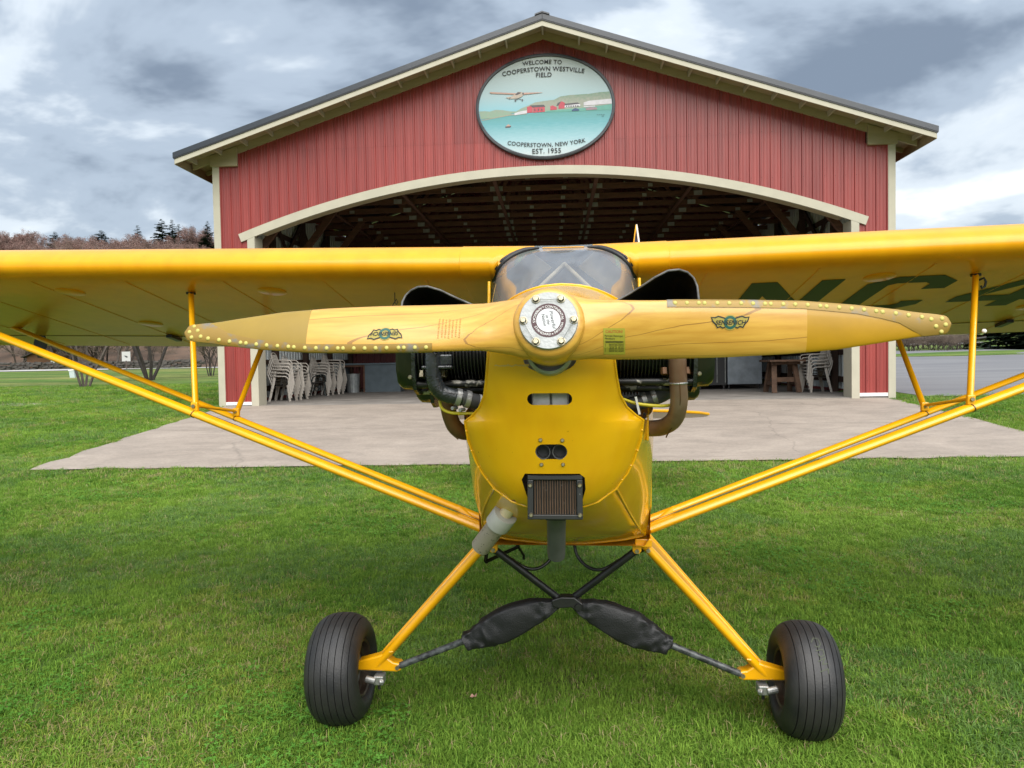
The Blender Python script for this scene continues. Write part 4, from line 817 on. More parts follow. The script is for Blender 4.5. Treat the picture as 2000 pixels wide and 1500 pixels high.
    mb = MB(); mb.box((cx_, 1.03, .172), (.038, .05, .035)); mb.tube([(cx_ + sx*.01, 1.005, .172), (cx_ + sx*.05, 1.01, .178)], .013, 12); mb.tube([(cx_ - sx*.02, 1.01, .17), (cx_ - sx*.005, 1.0, .17)], .010, 8); cal = mb.build('brake_caliper', m_steel, gear, None, .004)
    mb = MB(); mb.tube([(cx_, 1.02, .155), (cx_, 1.02, .135)], .006, 8); mb.build('bleed_nipple', m_black, cal)
    if sx > 0:
        mbk = MB()
        def ontyre(u, th): r_ = tr(u) + .0008; return (u*hwid, -r_*math.cos(th), r_*math.sin(th))
        def stroke(ps, wd=.0035):
            for (u0, t0), (u1, t1) in zip(ps, ps[1:]):
                for k in range(4):
                    a0, a1 = k/4, (k+1)/4; A = (u0+(u1-u0)*a0, t0+(t1-t0)*a0); B = (u0+(u1-u0)*a1, t0+(t1-t0)*a1)
                    du, dt = (B[0]-A[0])*hwid, (B[1]-A[1])*R0; l = math.hypot(du, dt) or 1; ou_, ot = -dt/l*wd/2/hwid, du/l*wd/2/R0
                    mbk.add([ontyre(A[0]+ou_, A[1]+ot), ontyre(A[0]-ou_, A[1]-ot), ontyre(B[0]-ou_, B[1]-ot), ontyre(B[0]+ou_, B[1]+ot)], [(0, 1, 2, 3)])
        for st_ in ([(-.10, 1.02), (.02, 1.12), (.16, 1.10), (.20, 1.00), (.10, .93), (-.02, .96)], [(-.02, .86), (.22, .90), (.24, .80), (.10, .76), (.04, .82)], [(.0, .68), (.26, .76), (.12, .64), (.30, .66)], [(.02, .52), (.30, .58)], [(.30, .58), (.28, .50)]): stroke(st_)
        mbk.build('chalk_mark', m_chalk, ty)
mb = MB(); mb.prism([(-.055, .018), (-.02, .030), (.03, .030), (.062, .005), (.058, -.018), (.036, -.022), (.018, -.008), (-.03, -.012), (-.052, -.004)], lambda u, v, t: (u + .004, .965 + t, v + .492), .05); cp = mb.build('cabane_plate', m_black, gear, None, .004)
mb = MB(); mb.lathe([(.0001, -.006), (.012, -.006), (.014, -.002), (.014, 0)], (.048, .965, .487), (0, 1, 0), 14); mb.build('cabane_bolt', m_black, cp, 40)
mb = MB(); mb.tube([(-.232, 1.0, .735), (-.23, 1.25, .69), (-.19, 1.45, .55), (-.19, 1.45, .53)], .006, 8); mb.tube([(-.345, 1.35, .545), (-.20, 1.30, .625), (-.21, 1.30, .71)], .008, 8); mb.tube([(-.345, 1.35, .545), (-.335, 1.35, .65)], .008, 8); mb.build('boarding_step', m_black, plane, 60)
# ================================================================== HANGAR (local: x right, y into the building, z up from the floor)
BO, BYAW = Vector((0.829, 16.85, 0.43)), -0.0584
def hw(x, y, z=0.0):
    c, s = math.cos(BYAW), math.sin(BYAW); return Vector((BO.x + x*c - y*s, BO.y + x*s + y*c, BO.z + z))
m_red = mat('red_steel_siding', (.280, .043, .036), .42, 0, .05, col2=(.215, .033, .029), vscale=1.6, stretch=(5, 5, .35), bump=.02, bscale=30)
def panel_tint(m):        # each steel sheet has faded a little differently
    t = m.node_tree; b = t.nodes['Principled BSDF']; src = b.inputs['Base Color'].links[0].from_socket; oi = t.nodes.new('ShaderNodeObjectInfo')
    r = t.nodes.new('ShaderNodeMapRange'); r.inputs[3].default_value = .90; r.inputs[4].default_value = 1.08; t.links.new(oi.outputs['Random'], r.inputs[0])
    x = t.nodes.new('ShaderNodeMix'); x.data_type = 'RGBA'; x.blend_type = 'MULTIPLY'; x.inputs[0].default_value = 1; t.links.new(src, x.inputs[6]); t.links.new(r.outputs[0], x.inputs[7]); t.links.new(x.outputs[2], b.inputs['Base Color'])
panel_tint(m_red)
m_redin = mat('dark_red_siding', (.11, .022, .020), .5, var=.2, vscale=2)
m_trim = mat('cream_trim', (.44, .41, .32), .5, var=.08, vscale=3, bump=.03, bscale=25)
m_trim2 = mat('tan_soffit_board', (.34, .285, .18), .6, var=.12, vscale=3, stretch=(.6, 4, 4))
m_roofm = mat('slate_roof_steel', (.024, .030, .040), .38, .0, .15, var=.2, vscale=2)
m_blackm = mat('black_edge_steel', (.012, .012, .014), .5)
m_beam = mat('brown_timber', (.105, .045, .022), .75, var=.45, vscale=3, stretch=(1, 6, 6), bump=.1)
m_beamd = mat('dark_timber', (.05, .024, .014), .8, var=.4, vscale=3)
m_plate = mat('galvanised_plate', (.30, .31, .29), .5, .3, var=.3, vscale=9)
m_liner = mat('pale_liner_steel', (.50, .53, .52), .45, .2, var=.12, vscale=2)
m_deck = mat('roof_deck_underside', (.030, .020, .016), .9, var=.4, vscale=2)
hangar = thing('hangar', 'red steel-sided hangar with cream trim and a wide arched doorway', 'hangar', BO, (0, 0, BYAW))
SL = .326
def zarch(x): return 5.37 - .0266*x*x
def zrake(x): return 8.19 - SL*abs(x)
def ribprof(x, per=.2286):
    u = (x % per + per) % per
    if u > per/2: u -= per
    a = abs(u)
    if a < .012: return .025
    if a < .026: return .025*(.026 - a)/.014
    for c_ in (.0762, ):
        b = abs(a - c_)
        if b < .006: return .0055
        if b < .014: return .0055*(.014 - b)/.008
    return 0.0
def ribxs(x0, x1, per=.2286):
    pts = {round(x0, 5), round(x1, 5)}; k0 = int(math.floor(x0/per)) - 1
    for k in range(k0, int(math.ceil(x1/per)) + 2):
        for d_ in (-.090, -.082, -.070, -.062, -.026, -.012, .012, .026, .062, .070, .082, .090):
            x = k*per + d_
            if x0 < x < x1: pts.add(round(x, 5))
    return sorted(pts)
def sheet(name, x0, x1, lo, hi, m, par, off=0.0):
    xs = ribxs(x0, x1); mb = MB()
    mb.v = [(x, -ribprof(x) - off, lo(x)) for x in xs] + [(x, -ribprof(x) - off, hi(x)) for x in xs]; n = len(xs)
    mb.f = [(i, i+1, n+i+1, n+i) for i in range(n-1)]
    return mb.build(name, m, par)
wall = MB(); wall.bb(-7.56, -6.90, .004, .02, .12, 5.6); wall.bb(6.90, 7.56, .004, .02, .12, 5.6)
xs_ = [-6.9 + 13.8*k/60 for k in range(61)]
wall.v += []
n0 = len(wall.v); wall.add([(x, .012, zarch(x) - .06) for x in xs_] + [(x, .012, zrake(x) + .1) for x in xs_], [(i, i+1, 61+i+1, 61+i) for i in range(60)])
front = wall.build('front_wall', m_redin, hangar)
cols = [-7.56]
while cols[-1] + .9144 < 7.56: cols.append(cols[-1] + .9144)
cols = sorted(set(cols + [7.56, -6.92, 6.92, -7.10, 7.10])); cols = [c for i, c in enumerate(cols) if i == 0 or c - cols[i-1] > .05]
ZS = 5.93
for a, b in zip(cols, cols[1:]):
    mid = (a + b)/2
    side = abs(mid) > 6.92
    lo = (lambda x: .12) if side else (lambda x: zarch(x) - .06)
    hi0 = (lambda x: 5.63) if abs(mid) > 7.1 else (lambda x: zrake(x) + .04)
    if not side and min(hi0(a), hi0(b)) > ZS - .0:
        sheet('siding_panel', a, b, lo, lambda x: ZS + .04, m_red, front, .0)
        sheet('siding_panel', a, b, lambda x: ZS, hi0, m_red, front, .004)
    else: sheet('siding_panel', a, b, lo, hi0, m_red, front, .0)
scr = MB()
k = -33
while k <= 33:
    x = k*.2286 + .020
    for z in (ZS + .03, 4.95, 4.02, 3.1, 2.2, 1.3, .4):
        ok = z < zrake(x) and abs(x) < 7.5 and (z > zarch(x) + .06 or abs(x) > 6.95)
        if ok: scr.box((x, -.0215 - .004*(z > ZS), z), (.011, .008, .011))
    k += 1
so = scr.build('siding_screws', m_redin, front); so['kind'] = 'stuff'
# arched trim, jambs, corner boards, base strip
N_ = 60; xs_ = [-7.13 + 14.26*k/N_ for k in range(N_+1)]
def arcpt(x, d_):
    sl = -2*.0266*x; l = math.hypot(1, sl); return (x + sl/l*d_, zarch(x) - d_/l)
mb = MB(); mb.loft([[Vector((*[arcpt(x, d_)[0]], y, arcpt(x, d_)[1])) for d_, y in ((0, -.055), (.19, -.055), (.19, .02), (0, .02))] for x in xs_], True, True); mb.build('arch_trim', m_trim, hangar, 30)
mb = MB(); mb.loft([[Vector((arcpt(x, d_)[0], y, arcpt(x, d_)[1])) for d_, y in ((.185, .02), (.185, .30), (.06, .30), (.06, .02))] for x in xs_ if abs(x) < 6.8], True, True); mb.build('arch_reveal', m_trim2, hangar, 30)
for sx in (-1, 1):
    zt = zarch(6.83) - .17
    mb = MB(); mb.bb(min(sx*6.75, sx*6.925), max(sx*6.75, sx*6.925), -.05, .02, -.0, zt); mb.build('door_jamb', m_trim, hangar, None, .004)
    mb = MB(); mb.bb(min(sx*6.75, sx*6.79), max(sx*6.75, sx*6.79), .02, .42, .0, zt); mb.build('jamb_return', m_trim, hangar)
    mb = MB(); mb.bb(min(sx*7.55, sx*7.71), max(sx*7.55, sx*7.71), -.045, .02, -.02, 5.6); mb.bb(min(sx*7.69, sx*7.712), max(sx*7.69, sx*7.712), .02, .16, -.02, 5.6); mb.build('corner_board', m_trim, hangar, None, .004)
    mb = MB(); mb.bb(min(sx*6.93, sx*7.545), max(sx*6.93, sx*7.545), -.035, .0, .045, .12); mb.build('base_strip', m_white, hangar)
    mb = MB(); mb.bb(min(sx*6.93, sx*7.70), max(sx*6.93, sx*7.70), -.01, .1, -.2, .045); mb.build('footing', mat('footing_block', (.10, .095, .085), .9), hangar)
    mb = MB(); mb.prism([(sx*7.74, 5.585), (sx*7.10, 5.585), (sx*7.10, 6.03), (sx*7.74, 5.83)], lambda u, v, t: (u, -.085 + t, v), .08); mb.build('corner_block', m_trim2, hangar, None, .005)
    mb = MB(); mb.prism([(sx*.0, 8.19), (sx*8.16, 8.19 - SL*8.16), (sx*8.16, 8.38 - SL*8.16), (0, 8.38)], lambda u, v, t: (u, -.060 + t, v), .055); mb.build('frieze_board', m_trim2, hangar)
    # roof slope, its edge metal, fascia and soffits
    mb = MB(); mb.prism([(0, 8.40), (sx*8.27, 8.40 - SL*8.27), (sx*8.27, 8.44 - SL*8.27), (0, 8.44)], lambda u, v, t: (u, -.715 + t, v), 11.9); rf = mb.build('roof_slope', m_roofm, hangar)
    mb = MB(); mb.prism([(0, 8.325), (sx*8.285, 8.325 - SL*8.285), (sx*8.285, 8.45 - SL*8.285), (0, 8.45)], lambda u, v, t: (u, -.735 + t, v), .018); mb.build('rake_edge', m_roofm, rf, None, .006)
    mb = MB(); mb.prism([(0, 8.298), (sx*8.27, 8.298 - SL*8.27), (sx*8.27, 8.325 - SL*8.27), (0, 8.325)], lambda u, v, t: (u, -.732 + t, v), .014); mb.build('rake_drip', m_blackm, rf)
    mb = MB(); mb.prism([(0, 8.19), (sx*8.25, 8.19 - SL*8.25), (sx*8.25, 8.30 - SL*8.25), (0, 8.30)], lambda u, v, t: (u, -.715 + t, v), .028); mb.build('rake_fascia', m_trim, rf)
    mb = MB(); mb.prism([(0, 8.372), (sx*8.25, 8.372 - SL*8.25), (sx*8.25, 8.392 - SL*8.25), (0, 8.392)], lambda u, v, t: (u, -.685 + t, v), .68); mb.build('rake_soffit', m_trim2, rf)
    for k in range(14):
        x = sx*(.20 + k*.605) if k else sx*.0
        if k == 0 and sx > 0: continue
        z = 8.37 - SL*abs(x)
        mb = MB(); mb.add([(x-.019, -.685, z-.10), (x+.019, -.685, z-.10), (x+.019, -.062, z-.10), (x-.019, -.062, z-.10), (x-.019, -.685, z+.004), (x+.019, -.685, z+.004), (x+.019, -.062, z+.004), (x-.019, -.062, z+.004)], [(0,3,2,1),(4,5,6,7),(0,1,5,4),(1,2,6,5),(2,3,7,6),(3,0,4,7)]); mb.build('lookout', m_trim, rf)
    mb = MB(); mb.prism([(sx*7.72, 8.372 - SL*7.72), (sx*8.25, 8.372 - SL*8.25), (sx*8.25, 8.392 - SL*8.25), (sx*7.72, 8.392 - SL*7.72)], lambda u, v, t: (u, 0.01 + t, v), 11.0); mb.build('eave_soffit', m_trim2, rf)
    mb = MB(); mb.bb(min(sx*8.235, sx*8.262), max(sx*8.235, sx*8.262), -.70, 11.15, 5.49, 5.705); mb.build('eave_fascia', m_trim2, rf)
    for k in range(18):
        y = .15 + k*.61; mb = MB(); mb.bar((sx*7.72, y, 8.32 - SL*7.72), (sx*8.23, y, 8.32 - SL*8.23), .038, .09); mb.build('rafter_tail', m_trim2, rf)
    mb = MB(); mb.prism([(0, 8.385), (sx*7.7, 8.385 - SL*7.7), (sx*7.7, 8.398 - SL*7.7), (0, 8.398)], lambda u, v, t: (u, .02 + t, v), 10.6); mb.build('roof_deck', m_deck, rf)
    for k in range(11):
        x = sx*(.3 + k*.70); z = 8.36 - SL*abs(x); mb = MB(); mb.bb(x-.02, x+.02, .05, 10.5, z-.09, z); mb.build('purlin', m_beam, rf)
    # side wall, liner, posts, girts, knee braces
    mb = MB(); mb.bb(min(sx*7.64, sx*7.70), max(sx*7.64, sx*7.70), .03, 10.6, -.1, 5.75); sw = mb.build('side_wall', m_red, hangar)
    xs2 = ribxs(.45, 10.55); mb = MB(); mb.v = [(sx*(7.625 - ribprof(x)), x, .1) for x in xs2] + [(sx*(7.625 - ribprof(x)), x, 5.6) for x in xs2]; n = len(xs2); mb.f = [(i, i+1, n+i+1, n+i) for i in range(n-1)]; mb.build('wall_liner', m_liner, sw)
    for y in (.52, 2.95, 5.40, 7.85, 10.4):
        mb = MB(); mb.box((sx*7.48, y, 2.8), (.15, .16, 5.6)); mb.build('post', m_beamd, hangar, None, .004)
        if y < 10:
            mb = MB(); mb.bar((sx*7.42, y, 3.0), (sx*5.6, y, 5.3), .10, .16); mb.build('knee_brace', m_beam, hangar)
    for y0, y1 in ((.6, 2.87), (3.03, 5.32), (5.48, 7.77)):
        mb = MB(); mb.bar((sx*7.50, y0, 3.2), (sx*7.50, y1, 5.2), .05, .14); mb.build('wall_brace', m_beamd, hangar)
        mb = MB(); mb.bar((sx*7.52, y0, 5.2), (sx*7.52, y1, 3.2), .04, .14); mb.build('wall_brace', m_beamd, hangar)
    for z in (.35, 1.05, 1.95, 2.85, 3.75, 4.65):
        mb = MB(); mb.bb(min(sx*7.57, sx*7.608), max(sx*7.57, sx*7.608), .45, 10.4, z-.07, z+.07); mb.build('girt', m_beamd, hangar)
mb = MB(); mb.prism([(-.16, 8.40), (0, 8.452), (.16, 8.40), (.16, 8.43), (0, 8.484), (-.16, 8.43)], lambda u, v, t: (u, -.76 + t, v), 12); mb.build('ridge_cap', m_roofm, hangar)
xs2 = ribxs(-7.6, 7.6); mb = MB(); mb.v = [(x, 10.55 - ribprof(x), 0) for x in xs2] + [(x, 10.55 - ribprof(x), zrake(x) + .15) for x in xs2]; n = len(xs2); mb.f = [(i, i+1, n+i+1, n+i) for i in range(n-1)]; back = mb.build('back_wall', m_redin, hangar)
mb = MB(); mb.bb(-7.65, 7.65, -.02, 10.6, -.12, .022); mb.build('hangar_floor', mat('oil_stained_concrete', (.27, .245, .22), .75, 0, 0, col2=(.15, .135, .12), vscale=1.2, bump=.05, bscale=30, stretch=(1, 2.5, 1)), hangar)
# trusses
def truss_meshes():
    out_ = []
    m1 = MB(); m1.bb(-7.4, 7.4, -.02, .02, 5.25, 5.39); out_.append(('bottom_chord', m1.mesh('bottom_chord', m_beam)))
    for sx in (-1, 1):
        m1 = MB(); m1.bar((0, 0, 8.25), (sx*7.5, 0, 8.25 - SL*7.5), .038, .14); out_.append(('top_chord', m1.mesh('top_chord', m_beam)))
        for (x0, x1, z1) in ((1.25, 2.6, 8.25 - SL*2.6), (4.0, 2.6, 8.25 - SL*2.6), (4.0, 5.2, 8.25 - SL*5.2), (1.25, 0, 8.2)):
            m1 = MB(); m1.bar((sx*x0, .001, 5.35), (sx*x1, .001, z1 - .05), .036, .09); out_.append(('web', m1.mesh('web', m_beam)))
        for x0, wd in ((1.25, .32), (4.0, .22), (.45, .11), (2.6, .11), (5.6, .14)):
            m1 = MB(); m1.bb(sx*x0 - wd/2, sx*x0 + wd/2, -.026, -.021, 5.262, 5.262 + (.12 if wd > .2 else .085)); out_.append(('gusset_plate', m1.mesh('gusset_plate', m_plate)))
    return out_
TM = truss_meshes()
for k in range(9):
    t = bpy.data.objects.new('roof_truss', None); C.objects.link(t); t.parent = hangar; t.location = (rnd.uniform(-.03, .03), .75 + k*1.12, 0)
    for nm_, me in TM: link(nm_, me, t)
for k in range(6):
    x = -6.0 + k*2.4; mb = MB(); mb.bb(x-.045, x+.045, .3, 10.4, 5.20, 5.245); mb.build('lateral_brace', m_beam, hangar)
# ------------------------------------------------------------------ oval sign
sg = thing('oval_sign', 'oval white painted welcome sign with dark frame on the red gable', 'sign', hw(.03, -.075, 6.675), (0, 0, BYAW))
RX, RZ = 1.567, 1.176
el = lambda k, n=72: [(math.cos(2*math.pi*i/n)*(RX - k), math.sin(2*math.pi*i/n)*(RZ - k)) for i in range(n)]
mb = MB(); mb.loft([[Vector((u, y, v)) for u, v in el(k)] for k, y in ((0, .06), (0, -.02), (.012, -.03), (.055, -.03), (.066, -.02), (.066, .06))], True); mb.build('sign_frame', mat('charcoal_frame', (.045, .048, .055), .5, var=.2, vscale=6), sg, 40)
def gradient(name, stops, axis=2, lo=-1., hi=1., nz=0.0, nsc=6., nstr=(1, 1, 1)):
    m = bpy.data.materials.new(name); m.use_nodes = True; t = m.node_tree; b = t.nodes['Principled BSDF']; b.inputs['Roughness'].default_value = .45
    tcn = t.nodes.new('ShaderNodeTexCoord'); sp = t.nodes.new('ShaderNodeSeparateXYZ'); t.links.new(tcn.outputs['Object'], sp.inputs[0])
    mr = t.nodes.new('ShaderNodeMapRange'); mr.inputs[1].default_value = lo; mr.inputs[2].default_value = hi; t.links.new(sp.outputs[axis], mr.inputs[0])
    val = mr.outputs[0]
    if nz:
        mpn = t.nodes.new('ShaderNodeMapping'); mpn.inputs['Scale'].default_value = nstr; t.links.new(tcn.outputs['Object'], mpn.inputs[0])
        nn_ = t.nodes.new('ShaderNodeTexNoise'); nn_.inputs['Scale'].default_value = nsc; nn_.inputs['Detail'].default_value = 4; t.links.new(mpn.outputs[0], nn_.inputs['Vector'])
        ma = t.nodes.new('ShaderNodeMath'); ma.operation = 'MULTIPLY_ADD'; t.links.new(nn_.outputs[0], ma.inputs[0]); ma.inputs[1].default_value = nz
        sb = t.nodes.new('ShaderNodeMath'); sb.operation = 'SUBTRACT'; t.links.new(val, sb.inputs[0]); sb.inputs[1].default_value = nz/2; t.links.new(sb.outputs[0], ma.inputs[2]); val = ma.outputs[0]
    r = t.nodes.new('ShaderNodeValToRGB'); t.links.new(val, r.inputs[0])
    while len(r.color_ramp.elements) < len(stops): r.color_ramp.elements.new(.5)
    for e_, (p, c_) in zip(r.color_ramp.elements, stops): e_.position = p; e_.color = (*c_, 1)
    t.links.new(r.outputs[0], b.inputs['Base Color']); return m
m_board = gradient('printed_sky', [(0, (.44, .50, .51)), (.40, (.12, .36, .48)), (.47, (.20, .42, .49)), (.62, (.31, .43, .46)), (1, (.40, .44, .43))], 2, -1.1, 1.1, .03, 3)
m_lake = gradient('printed_lake', [(0, (.46, .51, .52)), (.35, (.27, .44, .49)), (.7, (.10, .31, .35)), (1, (.075, .255, .23))], 2, -1.1, -.05, .22, 5, (1.2, 1, 7))
m_hill = gradient('printed_hill', [(0, (.20, .30, .22)), (.5, (.26, .27, .22)), (1, (.13, .22, .15))], 2, -.15, .3, .9, 16, (1, 1, 1))
def SP(u, v): return ((u - 975)*.001942, (735 - v)*.001912)   # print coordinates
mb = MB(); mb.add([(u, .0, v) for u, v in el(.06)], [tuple(range(72))]); board = mb.build('sign_board', m_board, sg)
def inside(p, k=.075):
    x, z = p; s_ = math.hypot(x/(RX-k), z/(RZ-k)); return (x, z) if s_ <= 1 else (x/s_, z/s_)
def prn(name, polys, m, off, par=board):
    mb = MB()
    for q in polys: mb.add([(inside(SP(u, v))[0], -off, inside(SP(u, v))[1]) for u, v in q], [tuple(range(len(q)))])
    return mb.build(name, m, par)
C_ = lambda n, r, g, b: mat(n, tuple(c*.72 for c in lin(r, g, b)), .5, var=.12, vscale=12)
lake_o = [(210, 868), (350, 850), (560, 822), (760, 815), (1000, 800), (1290, 800), (1760, 735)]
rim_pts = []
for i in range(0, 41):
    a = -.12 - 2.70*i/40; rim_pts.append((975 + math.cos(a)*(RX-.075)/.001942, 735 - math.sin(a)*(RZ-.075)/.001912))
prn('printed_lake', [lake_o + rim_pts], m_lake, .004)
prn('printed_hill', [[(205, 860), (205, 765), (270, 762), (330, 770), (400, 752), (480, 758), (560, 775), (640, 780), (560, 815), (350, 848)]], m_hill, .006)
prn('printed_hill', [[(600, 800), (700, 745), (790, 712), (860, 682), (980, 668), (1080, 660), (1150, 625), (1260, 612), (1480, 606), (1600, 592), (1730, 585), (1752, 680), (1752, 735), (1400, 770), (1000, 800)]], m_hill, .005)
prn('printed_shore', [[(230, 868), (560, 812), (760, 806), (760, 816), (560, 824), (240, 874)]], C_('printed_sand', 175, 170, 150), .007)
m_pr, m_pw, m_pd, m_pg = C_('printed_red', 205, 80, 95), C_('printed_white', 225, 222, 228), C_('printed_dark', 90, 85, 90), C_('printed_green', 105, 175, 160)
prn('printed_field', [[(960, 800), (1000, 785), (1420, 768), (1755, 735), (1750, 800), (1290, 805)]], m_pg, .0075)
prn('printed_barn', [[(765, 735), (800, 722), (830, 740), (830, 800), (765, 802)], [(1130, 700), (1170, 682), (1208, 705), (1200, 765), (1130, 768)], [(1035, 735), (1060, 725), (1110, 748), (1108, 776), (1035, 780)], [(835, 740), (970, 738), (972, 795), (835, 802)]], m_pr, .009)
prn('printed_roof', [[(800, 716), (960, 714), (978, 738), (832, 742)], [(1120, 700), (1160, 682), (1135, 725), (1105, 735)], [(1200, 712), (1350, 702), (1382, 722), (1200, 735)]], m_pd, .010)
prn('printed_shed', [[(618, 800), (690, 780), (765, 772), (765, 806), (618, 826)], [(1420, 705), (1480, 688), (1752, 672), (1752, 730), (1420, 742)], [(1200, 732), (1380, 720), (1380, 748), (1200, 756)], [(1420, 750), (1550, 745), (1550, 757), (1420, 762)]], m_pw, .011)
prn('printed_window', [[(1215 + k*26, 736), (1230 + k*26, 735), (1230 + k*26, 748), (1215 + k*26, 749)] for k in range(6)] + [[(850 + k*40, 758), (862 + k*40, 758), (862 + k*40, 782), (850 + k*40, 784)] for k in range(3)], m_pd, .012)
prn('printed_car', [[(1282, 790), (1300, 775), (1325, 766), (1352, 775), (1370, 788), (1368, 799), (1284, 800)]], C_('printed_blue', 60, 90, 130), .013)
prn('printed_parked_plane', [[(1440, 772), (1500, 762), (1570, 768), (1575, 792), (1450, 796)]], C_('printed_mauve', 165, 140, 150), .0125)
m_pk = C_('printed_pink', 205, 165, 150)
prn('printed_aircraft_wing', [[(330, 548), (345, 543), (640, 568), (640, 585), (350, 562)], [(720, 565), (940, 570), (950, 574), (730, 588)]], m_pk, .014)
prn('printed_aircraft_body', [[(625, 575), (665, 553), (715, 558), (728, 590), (700, 615), (640, 632), (560, 632), (520, 614), (600, 602)]], C_('printed_buff', 200, 185, 170), .013)
prn('printed_aircraft_detail', [[(628, 585), (660, 558), (700, 562), (690, 575), (650, 590)], [(712, 568), (730, 566), (728, 588), (716, 590)], [(622, 645), (632, 638), (642, 648), (638, 664), (626, 664)], [(704, 645), (714, 638), (722, 648), (718, 662), (706, 662)], [(640, 640), (672, 628), (705, 640), (700, 645), (672, 635), (645, 646)], [(565, 620), (575, 610), (570, 635), (560, 636)]], m_pd, .016)
prn('printed_boat', [[(505, 952), (580, 946), (568, 966), (512, 968)]], m_pd, .007)
prn('printed_boat', [[(520, 945), (545, 926), (572, 942), (560, 950), (522, 952)]], m_pk, .009)
def sign_text(s_, cu, cv, wpx, R, name='sign_lettering', split=False):
    vs, fs = text_pts(s_, .1, 'CENTER', sp=1.06, bold=.012); w0 = max(v[0] for v in vs) - min(v[0] for v in vs); k = wpx*.001942/w0
    X0, Z0 = SP(cu, cv); mb = MB(); pts = []
    for u, v in vs:
        u, v = u*k, v*k*1.0
        if R: a = u/R; x = (R + v)*math.sin(a); z = (R + v)*math.cos(a) - R
        else: x, z = u, v
        pts.append((X0 + x, -.018, Z0 + z))
    if split:                      # two phrases on one line: a part each
        us = sorted(sum(pts[i][0] for i in f)/len(f) for f in fs); ci = [sum(pts[i][0] for i in f)/len(f) for f in fs]
        g = min((i for i in range(1, len(us)) if us[i] - us[i-1] > .6*max(us[q+1] - us[q] for q in range(len(us)-1))), key=lambda i: abs(us[i])); th = (us[g] + us[g-1])/2
        for part in (0, 1):
            ff = [f for f, c in zip(fs, ci) if (c > th) == bool(part)]; used_ = sorted({i for f in ff for i in f}); ix = {v: n for n, v in enumerate(used_)}
            MB().add([pts[i] for i in used_], [tuple(ix[i] for i in f) for f in ff]).build(name, m_ink, board)
        return
    mb.add(pts, fs); return mb.build(name, m_ink, board)
sign_text('WELCOME TO', 950, 240, 450, 3.6); sign_text('COOPERSTOWN WESTVILLE', 958, 322, 945, 5.0); sign_text('FIELD', 965, 392, 180, 0)
sign_text('COOPERSTOWN, NEW YORK', 982, 1206, 915, -5.0, split=True); sign_text('EST. 1955', 984, 1280, 332, 0)
prn('artist_scribble', [[(1570 + k*8, 850 + (k % 3)*3), (1576 + k*8, 850 + (k % 2)*4), (1577 + k*8, 855), (1570 + k*8, 856)] for k in range(12)] + [[(1625 + k*9, 868), (1631 + k*9, 868), (1631 + k*9, 874), (1625 + k*9, 874)] for k in range(3)], m_ink, .017)
# ------------------------------------------------------------------ things stored in the hangar
m_chair = mat('taupe_resin', (.46, .42, .37), .5, var=.1, vscale=6)
def chair_parts():
    P_ = []
    mb = MB(); rg = []
    for y in (-.24, -.23, -.1, .05, .18, .22): rg.append([Vector((x, y, .43 - .02*math.cos(x*5) + (.0 if y > -.2 else -.025) - (y + .24)*.06)) for x in (-.22, -.12, 0, .12, .22)])
    mb.loft(rg, False); mb.loft([[p - Vector((0, 0, .012)) for p in r] for r in rg], False); mb.bb(-.22, .22, -.245, -.235, .375, .415); P_.append(('seat', mb))
    mb = MB()
    for k in range(7): x = -.15 + k*.05; mb.bar((x, .215 + .0, .43), (x*1.05, .33, .80), .022, .008)
    for t in (.25, .45, .65, .82): mb.bar((-.17, .215 + .115*t, .43 + .37*t), (.17, .215 + .115*t, .43 + .37*t), .010, .03)
    mb.tube([(-.205, .215, .42), (-.215, .30, .66), (-.18, .34, .80), (-.08, .352, .85), (.08, .352, .85), (.18, .34, .80), (.215, .30, .66), (.205, .215, .42)], .016, 6); P_.append(('backrest', mb))
    for sx in (-1, 1):
        mb = MB(); mb.tube([(sx*.235, -.23, .42), (sx*.255, -.225, .60), (sx*.262, -.17, .645), (sx*.262, .05, .655), (sx*.235, .24, .66)], [.018, .018, .022, .026, .018], 6, flat=.7); P_.append(('armrest', mb))
        mb = MB(); mb.bar((sx*.228, -.225, .43), (sx*.268, -.285, 0), .055, .022); mb.bar((sx*.222, -.20, .42), (sx*.262, -.262, 0), .014, .045); P_.append(('leg', mb))
        mb = MB(); mb.bar((sx*.205, .215, .43), (sx*.235, .30, 0), .050, .022); mb.bar((sx*.21, .195, .42), (sx*.24, .275, 0), .014, .045); P_.append(('leg', mb))
    return [(n, b.mesh('chair_' + n, m_chair, 40)) for n, b in P_]
CP = chair_parts()
def chair_stack(x, y, rot, n, where, grp):
    for k in range(n):
        pos = 'topmost' if k == n-1 else 'bottom' if k == 0 else ('middle' if n == 3 else ('second', 'third', 'fourth', 'fifth', 'sixth')[k-1])
        lab = (f'taupe plastic armchair, {pos} one of the stack {where}' if pos in ('topmost', 'bottom') else f'taupe armchair, {pos} from the bottom of the stack {where}')
        d_ = Vector((0, -.022*k, 0)); c, s = math.cos(rot), math.sin(rot)
        ch = thing('stacking_chair', lab, 'chair', hw(x - d_.y*s*1.0, y + d_.y*c, .023 + .083*k), (0, 0, BYAW + rot + rnd.uniform(-.015, .015)), grp)
        for nm_, me in CP: link(nm_, me, ch)
G1 = 'taupe plastic chairs stacked in the hangar'
chair_stack(-6.98, 2.10, math.radians(92), 6, 'nearest the left door jamb', G1)
chair_stack(-6.92, 2.78, math.radians(90), 5, 'second from the left jamb', G1)
chair_stack(-6.92, 5.15, math.radians(92), 5, 'right behind the metal bench', G1)
chair_stack(-6.80, 5.82, math.radians(92), 6, 'beside the blue-grey counter', G1)
chair_stack(6.95, 2.75, math.radians(-84), 5, 'by the right door jamb', G1)
